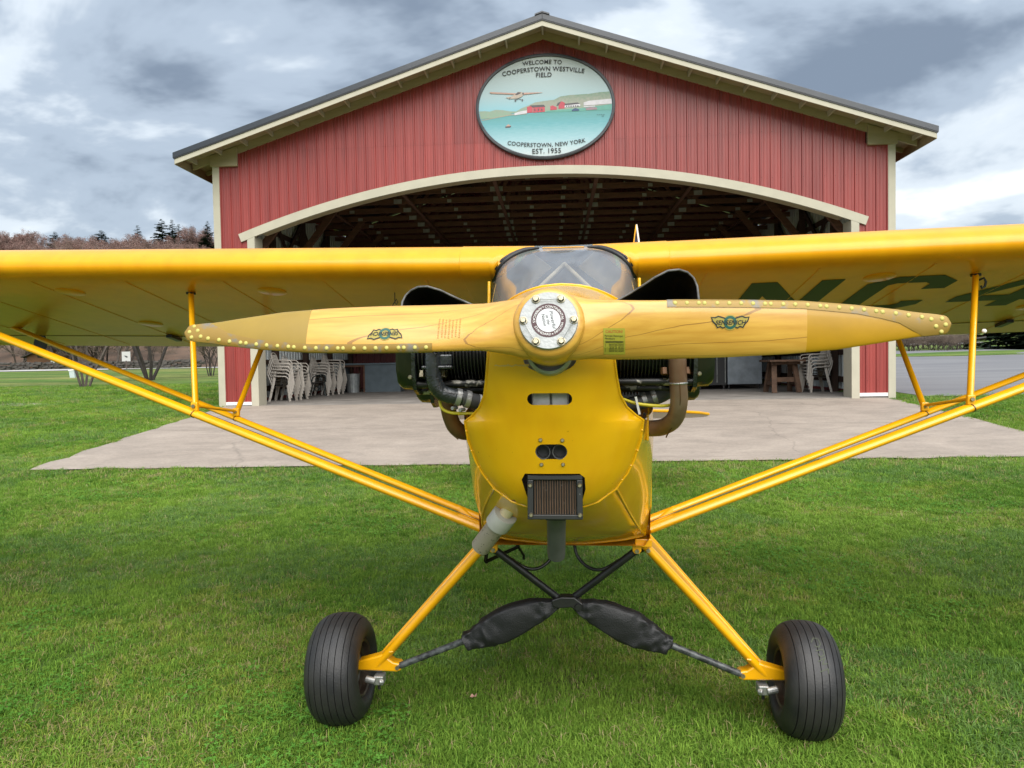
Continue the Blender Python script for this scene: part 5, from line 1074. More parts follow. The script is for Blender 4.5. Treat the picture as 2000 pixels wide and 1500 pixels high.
m_iron = mat('dark_green_cast_iron', (.025, .035, .033), .5, .2, var=.4, vscale=20)
m_slat = mat('weathered_slat', (.06, .05, .045), .7, var=.4, vscale=10)
bn = thing('garden_bench', 'dark cast-iron bench with scrolled ends between the chair stacks', 'bench', hw(-6.95, 3.95, .023), (0, 0, BYAW + math.radians(78)))
for sx in (-1, 1):
    mb = MB(); x = sx*.58
    mb.tube(smooth_path([(x, -.26, 0), (x, -.20, .14), (x, -.24, .30), (x, -.18, .41), (x, .02, .40), (x, .16, .38), (x, .22, .18), (x, .30, 0)], 4), .020, 8); mb.tube(smooth_path([(x, -.22, .41), (x, -.26, .55), (x, -.16, .64), (x, .02, .62), (x, .16, .56), (x, .22, .42), (x, .27, .62), (x, .32, .84)], 4), .018, 8)
    mb.tube(smooth_path([(x, -.12, .40), (x, -.04, .22), (x, .06, .16), (x, .12, .24), (x, .05, .30), (x, -.01, .24)], 4), .012, 6); mb.tube(smooth_path([(x, -.1, .60), (x, -.02, .50), (x, .07, .46), (x, .08, .54), (x, .02, .56)], 4), .011, 6); mb.build('bench_end', m_iron, bn, 60)
for k in range(5): mb = MB(); mb.box((0, -.18 + k*.085, .425 - k*.008), (1.2, .065, .02)); mb.build('seat_slat', m_slat, bn)
mb = MB(); mb.box((0, .285, .70), (1.16, .02, .03)); mb.box((0, .25, .52), (1.16, .02, .03))
for k in range(9): x = -.48 + k*.12; mb.tube(smooth_path([(x, .25, .53), (x+.05, .26, .58), (x-.05, .275, .64), (x, .285, .69)], 3), .010, 6)
mb.tube(smooth_path([(-.35, .285, .71), (-.2, .30, .80), (0, .305, .86), (.2, .30, .80), (.35, .285, .71)], 4), .018, 6); mb.build('bench_back', m_iron, bn, 60)
m_blue = mat('blue_grey_paint', (.085, .115, .135), .6, var=.2, vscale=4)
ct = thing('counter', 'blue-grey painted wooden counter with an open left bay in the hangar', 'counter', hw(-5.95, 7.55, .023), (0, 0, BYAW))
mb = MB(); mb.bb(-.95, 1.05, -.36, .36, .90, .96); mb.build('counter_top', m_blue, ct, None, .006)
mb = MB(); mb.bb(-.18, 1.0, -.32, -.28, 0, .90); mb.build('front_panel', m_blue, ct); mb = MB(); mb.bb(.96, 1.0, -.28, .32, 0, .90); mb.build('side_panel', m_blue, ct); mb = MB(); mb.bb(-.92, -.86, -.32, .32, 0, .9); mb.build('side_panel', m_blue, ct)
mb = MB(); mb.bb(-.24, -.18, -.32, -.24, 0, .90); mb.bb(-.86, -.24, -.32, -.26, .84, .90); mb.bb(-.50, -.45, .1, .14, 0, .84); mb.build('bay_frame', m_beam, ct)
m_galv = mat('galvanised_bin', (.33, .35, .35), .45, .5, var=.3, vscale=8)
tb = thing('trash_can', 'galvanised corrugated trash can in the open bay of the counter', 'trash can', hw(-6.50, 7.10, .023), (0, 0, 0))
mb = MB(); n_ = 40; mb.loft([[Vector(((r + (.007 if j % 2 else 0))*math.cos(2*math.pi*j/n_), (r + (.007 if j % 2 else 0))*math.sin(2*math.pi*j/n_), z)) for j in range(n_)] for r, z in ((.19, 0), (.19, .04), (.215, .56), (.22, .60))], True); mb.build('can_body', m_galv, tb, 30)
mb = MB(); mb.lathe([(.222, .595), (.235, .60), (.235, .615), (.222, .615)], (0, 0, 0), (0, 0, 1), 32); mb.build('can_rim', m_galv, tb, 40)
pb_ = thing('notice_sheet', 'white paper notice on the dark back wall above the counter', 'notice', hw(-6.0, 10.5, 1.62)); mb = MB(); mb.box((0, 0, 0), (.42, .012, .40)); mb.build('paper', m_white, pb_)
rc_ = tag(MB().add([(-.32, 0, .2), (.3, 0, .2), (.34, -.02, -.14), (.1, -.05, -.2), (-.2, -.02, -.12), (-.32, .02, .2), (.3, .02, .2), (.34, 0, -.14), (.1, -.03, -.2), (-.2, 0, -.12)], [(0,1,2,3,4), (9,8,7,6,5), (0,5,6,1), (1,6,7,2), (2,7,8,3), (3,8,9,4), (4,9,5,0)]).build('red_banner', mat('red_cloth', (.42, .03, .03), .8)), 'bright red cloth hanging on the back wall beside the white notice', 'cloth'); rc_.location = hw(-6.55, 10.42, 1.72)
wd_ = thing('wall_board', 'pale framed board on the back wall right of the counter', 'board', hw(-4.3, 10.5, 1.62)); mb = MB(); mb.box((0, 0, 0), (.75, .03, .32)); mb.build('board_panel', m_trim2, wd_)
# trestle table, steel cabinet, tan trailer on the right
tt = thing('trestle_table', 'rough brown timber trestle table beside the right chair stack', 'table', hw(6.12, 2.9, .023), (0, 0, BYAW + .05))
m_tt = mat('weathered_brown_plank', (.12, .065, .038), .8, var=.4, vscale=8, bump=.15)
for k in range(3): mb = MB(); mb.box((0, -.30 + k*.29, .83), (.92, .27, .05)); mb.build('plank', m_tt, tt, None, .004)
for sx in (-1, 1):
    for sy in (-1, 1): mb = MB(); mb.bar((sx*.26, sy*.14, .80), (sx*.32, sy*.34, 0), .13, .07); mb.build('trestle_leg', m_tt, tt, None, .004)
    mb = MB(); mb.bar((sx*.30, -.30, .24), (sx*.30, .30, .24), .05, .10); mb.build('trestle_tie', m_tt, tt)
mb = MB(); mb.box((0, -.20, .34), (.62, .05, .12)); mb.build('rail', m_tt, tt); mb = MB(); mb.box((0, -.24, .78), (.74, .06, .10)); mb.build('apron_board', m_tt, tt)
cbn = thing('steel_cabinet', 'dull grey steel cabinet on short feet deep in the right of the hangar', 'cabinet', hw(5.75, 5.6, .023), (0, 0, BYAW))
mb = MB(); mb.bb(-.50, .50, -.35, .35, .14, 1.75); mb.build('cabinet_body', mat('brushed_grey_steel', (.24, .27, .30), .4, .5, var=.3, vscale=3), cbn, None, .01)
mb = MB(); mb.bb(-1.35, -.52, -.30, .35, .12, 1.7); mb.build('cabinet_door', m_dark, cbn, None, .01)
for x in (-1.05, -.80, -.56): mb = MB(); mb.bb(x-.008, x+.008, -.318, -.302, .2, 1.6); mb.build('door_edge', m_plate, cbn)
for x in (-1.3, -.6, -.45, .45):
    mb = MB(); mb.bb(x-.02, x+.02, -.28, -.24, 0, .14); mb.build('foot', m_black, cbn)
trl = thing('parked_trailer', 'tan panelled trailer with chrome grab handle and red lamp in the hangar', 'trailer', hw(3.95, 6.1, .023), (0, 0, BYAW))
m_tan = mat('tan_panel', (.20, .155, .12), .5, var=.2, vscale=3)
mb = MB(); mb.bb(-.95, .82, 0, 2.6, .78, 2.1); tb_ = mb.build('trailer_body', m_tan, trl, None, .04)
mb = MB(); mb.bb(-1.0, .86, -.08, -.01, .66, .80); mb.build('bumper', m_tan, trl, None, .02)
mb = MB(); mb.bb(-.9, .78, .05, 2.5, .35, .78); mb.build('chassis', m_dark, trl)
mb = MB(); mb.tube(smooth_path([(.18, -.02, 1.40), (.18, -.06, 1.38), (.18, -.07, 1.08), (.24, -.07, 1.0), (.42, -.07, 1.0), (.48, -.07, 1.08), (.48, -.06, 1.38), (.48, -.02, 1.40)], 3), .014, 8); mb.build('grab_handle', mat('chrome', (.75, .75, .76), .15, 1.0), tb_, 60)
mb = MB(); mb.lathe([(.0001, -.03), (.035, -.025), (.05, 0)], (.62, -.075, .86), (0, 1, 0), 16); mb.build('tail_lamp', mat('red_lens', (.5, .02, .015), .2), tb_, 60)
for sx in (-1, 1): mb = MB(); mb.lathe([(.2, -.1), (.36, -.1), (.38, 0), (.36, .1), (.2, .1)], (sx*.62 - .06, .9, .38), (1, 0, 0), 28); mb.build('wheel', m_rubber, trl, 40)
mb = MB(); mb.lathe([(.0001, -.02), (.03, -.02), (.03, 0)], (.0, .02, .45), (0, 1, 0), 8); mb.build('hitch_ball', m_steel, trl)
# ================================================================== GROUND
def to_hangar(x, y):
    dx, dy = x - BO.x, y - BO.y; c, s = math.cos(BYAW), math.sin(BYAW); return dx*c + dy*s, -dx*s + dy*c
def zground(x, y):
    z = zg(x, y); a, b = to_hangar(x, y)
    if -7.65 < a < 7.65 and -.1 < b < 10.6: return .33
    return z
def turf_mat():
    m = bpy.data.materials.new('turf'); m.use_nodes = True; t = m.node_tree; b = t.nodes['Principled BSDF']; b.inputs['Roughness'].default_value = .9; b.inputs['Specular IOR Level'].default_value = .15
    tcn = t.nodes.new('ShaderNodeTexCoord')
    def nz(s, d=5, st=None):
        v = tcn.outputs['Object']
        if st: mpn = t.nodes.new('ShaderNodeMapping'); mpn.inputs['Scale'].default_value = st; t.links.new(v, mpn.inputs[0]); v = mpn.outputs[0]
        n = t.nodes.new('ShaderNodeTexNoise'); n.inputs['Scale'].default_value = s; n.inputs['Detail'].default_value = d; n.inputs['Roughness'].default_value = .65; t.links.new(v, n.inputs['Vector']); return n.outputs[0]
    def ramp(v, st):
        r = t.nodes.new('ShaderNodeValToRGB'); t.links.new(v, r.inputs[0])
        while len(r.color_ramp.elements) < len(st): r.color_ramp.elements.new(.5)
        for e_, (p, c_) in zip(r.color_ramp.elements, st): e_.position = p; e_.color = (*c_, 1)
        return r.outputs[0]
    def mixc(f, a, c_, k=1.0):
        n = t.nodes.new('ShaderNodeMix'); n.data_type = 'RGBA'; t.links.new(f, n.inputs[0]); t.links.new(a, n.inputs[6]); t.links.new(c_, n.inputs[7]); return n.outputs[2]
    fine = ramp(nz(30, 6), [(.3, (.030, .055, .012)), (.55, (.075, .145, .026)), (.75, (.17, .23, .06))])
    big = ramp(nz(.5, 6, (.35, 1.0, 1)), [(.36, (.045, .095, .018)), (.48, (.085, .165, .03)), (.58, (.13, .20, .04)), (.68, (.25, .23, .09))])
    fac = nz(3.0, 4); mm = mixc(ramp(fac, [(.3, (.5,)*3), (.7, (.8,)*3)]), fine, big)
    straw = ramp(nz(1.3, 7), [(.60, (0, 0, 0)), (.72, (.6, .6, .6))]); sc_ = ramp(nz(50, 3), [(.3, (.20, .16, .07)), (.7, (.36, .30, .15))])
    mm = mixc(straw, mm, sc_)
    far = ramp(nz(.22, 6, (.30, 1.1, 1)), [(.42, (0, 0, 0)), (.62, (.75, .75, .75))]); dry = ramp(nz(6, 4, (.4, 1, 1)), [(.35, (.13, .15, .035)), (.65, (.30, .27, .10))]); mm = mixc(far, mm, dry)
    drk = ramp(nz(.55, 6, (.25, 1.2, 1)), [(.40, (.6, .6, .6)), (.52, (0, 0, 0))]); dk = ramp(nz(9, 4), [(.3, (.025, .05, .012)), (.7, (.06, .11, .02))]); mm = mixc(drk, mm, dk); t.links.new(mm, b.inputs['Base Color'])
    bp = t.nodes.new('ShaderNodeBump'); bp.inputs['Strength'].default_value = .8; bp.inputs['Distance'].default_value = .03; t.links.new(nz(45, 5), bp.inputs['Height']); t.links.new(bp.outputs[0], b.inputs['Normal'])
    return m
m_turf = turf_mat()
def axis_pts(segs):
    o = []
    for a, b, s in segs:
        n = max(1, int(round((b - a)/s))); o += [a + (b - a)*k/n for k in range(n)]
    return o + [segs[-1][1]]
gx = axis_pts([(-900, -300, 100), (-300, -80, 20), (-80, -20, 3), (-20, 20, .6), (20, 80, 3), (80, 300, 20), (300, 900, 100)])
gy = axis_pts([(-300, -30, 45), (-30, 0, 3), (0, 30, .6), (30, 120, 3), (120, 400, 20), (400, 1500, 100)])
mb = MB(); mb.v = [(x, y, zground(x, y)) for y in gy for x in gx]; nx_ = len(gx)
mb.f = [(j*nx_+i, j*nx_+i+1, (j+1)*nx_+i+1, (j+1)*nx_+i) for j in range(len(gy)-1) for i in range(nx_-1)]
struct('ground', mb, m_turf, 179)
# apron: a sheet following the slope, ragged edges
m_conc = mat('weathered_concrete', (.325, .272, .225), .8, 0, 0, col2=(.272, .226, .186), vscale=.9, bump=.12, bscale=70, stretch=(1, 1.4, 1), thresh=(.30, .70))
def conc_detail(m):
    t = m.node_tree; b = t.nodes['Principled BSDF']; src = b.inputs['Base Color'].links[0].from_socket
    tcn = t.nodes.new('ShaderNodeTexCoord')
    n = t.nodes.new('ShaderNodeTexNoise'); n.inputs['Scale'].default_value = 22; n.inputs['Detail'].default_value = 8; n.inputs['Roughness'].default_value = .75; t.links.new(tcn.outputs['Object'], n.inputs['Vector'])
    mpn = t.nodes.new('ShaderNodeMapping'); mpn.inputs['Scale'].default_value = (.9, 1.5, 1); t.links.new(tcn.outputs['Object'], mpn.inputs[0])
    n3 = t.nodes.new('ShaderNodeTexNoise'); n3.inputs['Scale'].default_value = 1.6; n3.inputs['Detail'].default_value = 8; n3.inputs['Roughness'].default_value = .7; n3.inputs['Distortion'].default_value = .6; t.links.new(mpn.outputs[0], n3.inputs['Vector'])
    def rr(v, st):
        r = t.nodes.new('ShaderNodeValToRGB'); t.links.new(v, r.inputs[0])
        for e_, (p, c_) in zip(r.color_ramp.elements, st): e_.position = p; e_.color = (c_, c_, c_, 1)
        return r.outputs[0]
    prev = src
    for v in (rr(n.outputs[0], [(.32, .84), (.66, 1.10)]), rr(n3.outputs[0], [(.36, .82), (.60, 1.06)])):
        x = t.nodes.new('ShaderNodeMix'); x.data_type = 'RGBA'; x.blend_type = 'MULTIPLY'; x.inputs[0].default_value = 1; t.links.new(prev, x.inputs[6]); t.links.new(v, x.inputs[7]); prev = x.outputs[2]
    vo = t.nodes.new('ShaderNodeTexVoronoi'); vo.feature = 'DISTANCE_TO_EDGE'; vo.inputs['Scale'].default_value = .28; vo.inputs['Randomness'].default_value = 1
    wn = t.nodes.new('ShaderNodeTexNoise'); wn.inputs['Scale'].default_value = 1.3; wn.inputs['Detail'].default_value = 6; t.links.new(tcn.outputs['Object'], wn.inputs['Vector'])
    ad = t.nodes.new('ShaderNodeMix'); ad.data_type = 'VECTOR'; ad.inputs[0].default_value = .35; t.links.new(tcn.outputs['Object'], ad.inputs[4]); t.links.new(wn.outputs['Color'], ad.inputs[5]); t.links.new(ad.outputs[1], vo.inputs['Vector'])
    cr_ = rr(vo.outputs['Distance'], [(.0012, .78), (.003, 1.0)])
    x = t.nodes.new('ShaderNodeMix'); x.data_type = 'RGBA'; x.blend_type = 'MULTIPLY'; x.inputs[0].default_value = 1; t.links.new(prev, x.inputs[6]); t.links.new(cr_, x.inputs[7])
    t.links.new(x.outputs[2], b.inputs['Base Color'])
conc_detail(m_conc)
def apron_edges(y):
    t = (y - 9.1)/7.7; return -6.15 - .55*t, 7.45 + .95*t
rows = axis_pts([(0, 1, 1/26.)]); mb = MB(); nxx = 60
def jit(x, y, a): return a*mnoise.noise(Vector((x*2.1, y*2.1, 5.0)))
for t in rows:
    for i in range(nxx + 1):
        u = i/nxx; yb = 9.15 - .02*(u*13.6 - 6.15); xl0, xr0 = apron_edges(9.1); xl, xr = apron_edges(9.1 + 7.7*t); x = xl + (xr - xl)*u
        yend = BO.y + (x - BO.x)*math.tan(BYAW) + .01; y = yb + (yend - yb)*t
        if i in (0, nxx): x += jit(x, y, .10)
        if t == 0: y += jit(x, y, .09)
        mb.v.append((x, y, zg(x, y) + .022))
mb.f = [(j*(nxx+1)+i, j*(nxx+1)+i+1, (j+1)*(nxx+1)+i+1, (j+1)*(nxx+1)+i) for j in range(len(rows)-1) for i in range(nxx)]
apron_o = struct('apron', mb, m_conc, 179)
m_joint = mat('dirty_joint', (.16, .14, .115), .95, var=.3, vscale=4)
for kind_, c0 in (('x', 12.6), ('x', 15.6)):
    mb = MB(); n_ = 40; pv = []
    for k in range(n_ + 1):
        if kind_ == 'x': l_, r_ = apron_edges(c0); x = l_ + .05 + (r_ - l_ - .1)*k/n_; y = c0 - .045*x + .012*mnoise.noise(Vector((k*.6, c0, 0)))
        else: y = 9.35 - .02*c0 + 7.3*k/n_; x = c0 + .05*(y - 9) + .012*mnoise.noise(Vector((k*.6, c0, 4)))
        y = min(y, BO.y + (x - BO.x)*math.tan(BYAW) - .03); wd = .006 + .004*mnoise.noise(Vector((k*1.7, c0, 9)))
        pv += [(x - (wd if kind_ == 'y' else 0), y - (wd if kind_ == 'x' else 0), zg(x, y) + .0255), (x + (wd if kind_ == 'y' else 0), y + (wd if kind_ == 'x' else 0), zg(x, y) + .0255)]
    mb.add(pv, [(2*i, 2*i+1, 2*i+3, 2*i+2) for i in range(n_)]); mb.build('slab_joint', m_joint, apron_o)
# car park, road
m_asph = mat('worn_asphalt', (.125, .125, .135), .85, 0, 0, col2=(.17, .17, .175), vscale=.35, bump=.1, bscale=60, stretch=(.4, 3, 1))
mb = MB(); left = [(9.35, 17.0), (9.25, 22), (9.7, 30), (11, 38), (13.5, 45)]; 
def lot_left(y): return interp(y, [(p[1], p[0]) for p in left])
ys = axis_pts([(16.6, 47, .8)])
for y in ys:
    near = 16.8
    for i in range(31):
        u = (i/30)**1.5; x = lot_left(y) + u*75; yy = y + .012*(x - 9) + (.2*mnoise.noise(Vector((x*.9, 1, 1))) if y < 16.7 else 0); mb.v.append((x, yy, zg(x, yy) + .02))
mb.f = [(j*31+i, j*31+i+1, (j+1)*31+i+1, (j+1)*31+i) for j in range(len(ys)-1) for i in range(30)]
struct('car_park', mb, m_asph, 179)
# lawn island in the car park
mb = MB(); isl = []
for k in range(48):
    a = 2*math.pi*k/48; ca, sa = math.cos(a), math.sin(a); isl.append((36.5 + 17*ca, 39.5 + 3.6*sa*(1 if sa > 0 else .55)))
mb.v = [(36.5, 39.5, zg(36.5, 39.5) + .10)] + [(x, y, zg(x, y) + .055) for x, y in isl] + [(x, y, zg(x, y) - .02) for x, y in isl]
mb.f = [(0, 1+k, 1+(k+1) % 48) for k in range(48)] + [(1+k, 49+k, 49+(k+1) % 48, 1+(k+1) % 48) for k in range(48)]
struct('lawn_island', mb, m_turf)
m_road = mat('pale_road', (.40, .39, .37), .8, var=.1, vscale=2)
mb = MB(); xs_ = axis_pts([(-110, 40, 3)])
for x in xs_:
    for y in (58.5, 63.5): mb.v.append((x, y, zg(x, y) + .04))
mb.f = [(2*i, 2*i+2, 2*i+3, 2*i+1) for i in range(len(xs_)-1)]
struct('road', mb, m_road)
# small gravel path on the far left
mb = MB(); mb.v = [(x, y, zg(x, y) + .012) for x, y in ((-22, 17.2), (-12.6, 18.6), (-11.8, 19.0), (-12.8, 19.6), (-22, 19.8))]; mb.f = [(0, 1, 2, 3, 4)]
struct('gravel_path', mb, mat('pale_gravel', (.30, .27, .22), .9, var=.3, vscale=6))
# wooded hillside
m_leaf = mat('leaf_litter_hill', (.155, .095, .062), .95, col2=(.085, .060, .042), vscale=.35, bump=.5, bscale=1.2)
def zhill(x, y):
    r = max(0, y - 70); h = 1.3 + 28.5*sstep(70, 160, y) * (1 - .45*sstep(-20, 60, x)) * (.82 + .18*math.sin(x*.035 + 1)) + .8*mnoise.noise(Vector((x*.06, y*.06, 2)))*sstep(70, 90, y)
    return h - .6
hx = axis_pts([(-260, 60, 6)]); hy = axis_pts([(68, 240, 6)])
mb = MB(); mb.v = [(x, y, zhill(x, y) if y < 236 else -5) for y in hy for x in hx]; n = len(hx); mb.f = [(j*n+i, j*n+i+1, (j+1)*n+i+1, (j+1)*n+i) for j in range(len(hy)-1) for i in range(n-1)]
struct('hillside', mb, m_leaf, 179)
# rising field and far ridge on the right
mb = MB(); hx = axis_pts([(20, 400, 10)]); hy = axis_pts([(62, 300, 10)])
def zfield(x, y): return zg(x, 62) - .3 + 9*sstep(62, 230, y) + .6*mnoise.noise(Vector((x*.02, y*.02, 7)))
mb.v = [(x, y, zfield(x, y)) for y in hy for x in hx]; n = len(hx); mb.f = [(j*n+i, j*n+i+1, (j+1)*n+i+1, (j+1)*n+i) for j in range(len(hy)-1) for i in range(n-1)]
struct('field_slope', mb, m_turf, 179)

# ================================================================== TREES
m_bark = mat('grey_bark', (.095, .075, .062), .9, var=.4, vscale=5)
m_barkd = mat('dark_bark', (.055, .045, .040), .9, var=.4, vscale=5)
m_twig = mat('reddish_twigs', (.22, .125, .105), .9, col2=(.17, .12, .10), vscale=.6)
m_twig2 = mat('grey_twigs', (.19, .145, .11), .9, var=.3, vscale=.8)
m_needle = mat('dark_needles', (.018, .042, .018), .8, col2=(.034, .070, .026), vscale=1.1)
def cone(mb, p, q, r0, r1, n=4):
    a, b = frame_of(q - p); R0 = [p + (a*math.cos(2*math.pi*k/n) + b*math.sin(2*math.pi*k/n))*r0 for k in range(n)]; R1 = [q + (a*math.cos(2*math.pi*k/n) + b*math.sin(2*math.pi*k/n))*r1 for k in range(n)]
    mb.loft([R0, R1], True)
def bare_tree(seed, h, stems, levels, spread, base_r, bloom):
    r = random.Random(seed); tr, cw = MB(), MB()
    def grow(p, d, l, rad, lev):
        q = p; k = 3 if lev < 2 else 2; dd = d.copy()
        for i in range(k):
            dd = (dd + Vector((r.uniform(-1, 1), r.uniform(-1, 1), r.uniform(-.4, .6)))*.16).normalized(); q2 = q + dd*(l/k)
            cone(tr if lev < 2 else cw, q, q2, rad*(1 - .25*i/k), rad*(1 - .25*(i+1)/k), 5 if lev < 2 else 3)
            q = q2
            if lev < levels and (i > 0 or lev > 0):
                for _ in range(2 if lev < levels - 1 else 3):
                    a = r.uniform(0, 6.283); u, v = frame_of(dd); side = (u*math.cos(a) + v*math.sin(a))
                    nd = (dd*r.uniform(.5, .9) + side*spread*r.uniform(.6, 1.1) + Vector((0, 0, .18))).normalized(); grow(q, nd, l*r.uniform(.50, .72), rad*.52, lev+1)
        if lev == levels and bloom:
            for _ in range(bloom):
                c_ = q + Vector((r.gauss(0, .22), r.gauss(0, .22), r.gauss(0, .22))); s_ = r.uniform(.02, .05)*h/9
                e1 = Vector((r.uniform(-1, 1), r.uniform(-1, 1), r.uniform(-1, 1))).normalized()*s_*3.5; e2 = Vector((r.uniform(-1, 1), r.uniform(-1, 1), r.uniform(-1, 1))).normalized()*s_*1.3
                cw.add([c_ - e1, c_ + e2, c_ + e1], [(0, 1, 2)])
    for s_ in range(stems):
        a = 6.283*s_/stems + r.uniform(-.3, .3); lean = .30 if stems > 1 else .03
        grow(Vector((math.cos(a)*.10*(stems > 1), math.sin(a)*.10*(stems > 1), -.1)), Vector((math.cos(a)*lean, math.sin(a)*lean, 1)).normalized(), h*(.42 if stems > 1 else .46), base_r, 0)
    return tr, cw
def tree_mesh(seed, h, stems, levels, spread, base_r, bloom, mb_, mt):
    a, b = bare_tree(seed, h, stems, levels, spread, base_r, bloom); return a.mesh('trunk', mb_), b.mesh('crown', mt)
def put_tree(name, meshes, x, y, z, rot, sc, label, group=None):
    t = thing(name, label, 'tree', (x, y, z), (0, 0, rot), group); t.scale = (sc, sc, sc*rnd.uniform(.92, 1.1)); link('trunk', meshes[0], t); link('crown', meshes[1], t); return t
def px_ground(px, py):
    """where the view ray through a photo pixel meets the ground (layout helper)"""
    M = cam.matrix_world.to_3x3(); d = M @ Vector(((px-1000)/1440, (750-py)/1440, -1)); p = Vector((0, 0, 1.4)); t = 3.0
    while t < 400:
        q = p + d*t
        if q.z < zg(q.x, q.y): return q
        t += .05
    return p + d*60
near = tree_mesh(5, 6.0, 4, 4, .75, .048, 0, m_bark, m_twig2)
near2 = tree_mesh(8, 7.5, 4, 4, .75, .085, 0, m_barkd, m_twig2)
near3 = tree_mesh(21, 3.6, 4, 4, .8, .035, 0, m_barkd, m_twig2)
q = px_ground(166, 757); put_tree('bare_tree', near, q.x, q.y, zg(q.x, q.y), .4, 1, 'pale grey multi-stemmed bare tree nearest the left struts')
q = px_ground(292, 743); put_tree('bare_tree', near2, q.x, q.y, zg(q.x, q.y), 1.2, 1, 'dark thick-trunked bare tree left of the hangar corner')
q = px_ground(412, 734); put_tree('bare_tree', near3, q.x, q.y, zg(q.x, q.y), 2.0, 1, 'small bare shrubby tree right beside the hangar left wall')
woods = [tree_mesh(30 + k, 11, 1 if k % 2 else 2, 4, .62, .14, 30, m_bark, m_twig) for k in range(5)]
woods_g = [tree_mesh(60 + k, 9, 2, 4, .7, .13, 3, m_bark, m_twig2) for k in range(3)]
r3 = random.Random(17)
for k in range(140):
    y = r3.uniform(128, 172); x = r3.uniform(-.80, -.33)*y; put_tree('woodland_tree', r3.choice(woods), x, y, zhill(x, y) - .2, r3.uniform(0, 6.28), r3.uniform(.6, .92), 'leafless reddish-brown tree in the wood on the left hilltop', 'leafless trees of the hilltop wood')
for k in range(46):
    y = r3.uniform(71, 100); x = r3.uniform(-.78, -.36)*y; put_tree('woodland_tree', r3.choice(woods_g), x, y, zhill(x, y) - .2, r3.uniform(0, 6.28), r3.uniform(.6, 1.0), 'leafless grey-brown tree at the foot of the hill across the road', 'leafless trees at the foot of the hill')
def conifer(seed, h, rad, ragged, base=.10):
    r = random.Random(seed); tr, cw = MB(), MB(); cone(tr, Vector((0, 0, -.3)), Vector((0, 0, h*.97)), h*.018, .01, 6)
    nlev = int(h*3.4)
    for i in range(nlev):
        t = i/nlev; z = h*(base + (.99 - base)*t); L_ = rad*((1 - t)**.8)*(1 + ragged*r.uniform(-.6, .5)) + .08
        nb = max(4, int(9*(1 - t) + 4))
        for b in range(nb):
            a = r.uniform(0, 6.283); d_ = Vector((math.cos(a), math.sin(a), r.uniform(-.30, .12))); l = L_*r.uniform(.65, 1.1)
            tip = Vector((0, 0, z)) + d_*l; cone(cw, Vector((0, 0, z)), tip, .025, .006, 3)
            for s_ in range(12):
                f = r.uniform(.15, 1.0); c_ = Vector((0, 0, z)).lerp(tip, f); sd = Vector((-math.sin(a), math.cos(a), 0)); wd = (.14 + .30*(1 - f))*l*r.uniform(.5, 1.1) + .10
                for sg_ in (-1, 1):
                    e_ = c_ + sd*sg_*wd + d_*wd*.5 + Vector((0, 0, r.uniform(-.18, .02)*wd*2)); cw.add([c_ - d_*.07*l, e_, c_ + d_*.10*l + Vector((0, 0, .03))], [(0, 1, 2)])
    return tr.mesh('trunk', m_barkd), cw.mesh('crown', m_needle)
con = [conifer(1, 16, 3.0, .25), conifer(2, 15, 3.4, .5), conifer(3, 17, 2.6, .35)]
def put_con(px, py_top, D, k, wide, label, grp='conifers above the wooded hill'):
    x = (px - 1000)/1440*D; ztop = 1.4 + (705 + .0175*(1000 - px) - py_top)/1440*D; h = (16, 15, 17)[k]; zb = zhill(x, D) - .3
    s_ = max(.25, (ztop - zb)/h); t = thing('conifer', label, 'conifer', (x, D, zb), (0, 0, px*.7)); t.scale = (s_*wide*1.7, s_*wide*1.7, s_); link('trunk', con[k][0], t); link('crown', con[k][1], t); t['group'] = grp
put_con(12, 462, 172, 1, 1.2, 'dark conifer at the far left picture edge above the wing')
put_con(64, 456, 172, 0, 1.0, 'small dark conifer second from the left above the wing')
put_con(118, 452, 165, 1, 1.1, 'bushy dark conifer rising behind the reddish bare trees')
put_con(208, 449, 168, 1, 1.3, 'broad flat-topped pine left of the lone spired conifer')
put_con(279, 439, 168, 0, .9, 'lone conifer standing above the reddish bare treetops')
put_con(326, 427, 150, 1, 1.0, 'tall dark conifer, left one of the tight group near the hangar'); put_con(346, 428, 152, 2, 1.0, 'tall dark conifer in the middle of the tight group near the hangar'); put_con(358, 437, 146, 0, .95, 'dark conifer, third in the tight group near the hangar'); put_con(382, 441, 142, 0, .8, 'pointed spruce, rightmost of the tight group near the hangar')
put_con(414, 431, 138, 2, 1.0, 'dark conifer partly hidden by the hangar left edge')
# right: spruce on the lawn, brown thicket, post
q = px_ground(1972, 681)
spr = thing('conifer', 'dense dark spruce at the right picture edge beyond the car park', 'conifer', (q.x + .8, q.y, zg(q.x, q.y)), (0, 0, 1)); spr.scale = (.9, .9, .6); m_ = conifer(9, 13, 3.8, .1, .015); link('trunk', m_[0], spr); link('crown', m_[1], spr)
thk = [tree_mesh(90 + k, 2.6, 6, 4, .8, .03, 0, m_bark, m_twig2) for k in range(2)]
for k in range(16):
    px = 1752 + k*9.5; D = 46 + r3.uniform(-1.5, 5); x = (px - 1000)/1440*D; t = thing('brown_bush', 'leafless brown bush in the thicket behind the car park', 'bush', (x, D, zg(x, D) - .1), (0, 0, r3.uniform(0, 6)), 'leafless bushes behind the car park'); t.scale = (.75, .75, .55); link('stems', thk[k % 2][0], t); link('twigs', thk[k % 2][1], t)
q = px_ground(1934, 680); q = Vector((q.x, q.y, zg(q.x, q.y))); pst = thing('marker_post', 'thin grey marker post on the lawn beside the spruce', 'post', q); mb = MB(); mb.bb(-.03, .03, -.03, .03, 0, .75); mb.build('post', m_plate, pst); mb = MB(); mb.bb(-.10, .10, -.05, .05, .72, .92); mb.build('head', m_plate, pst)
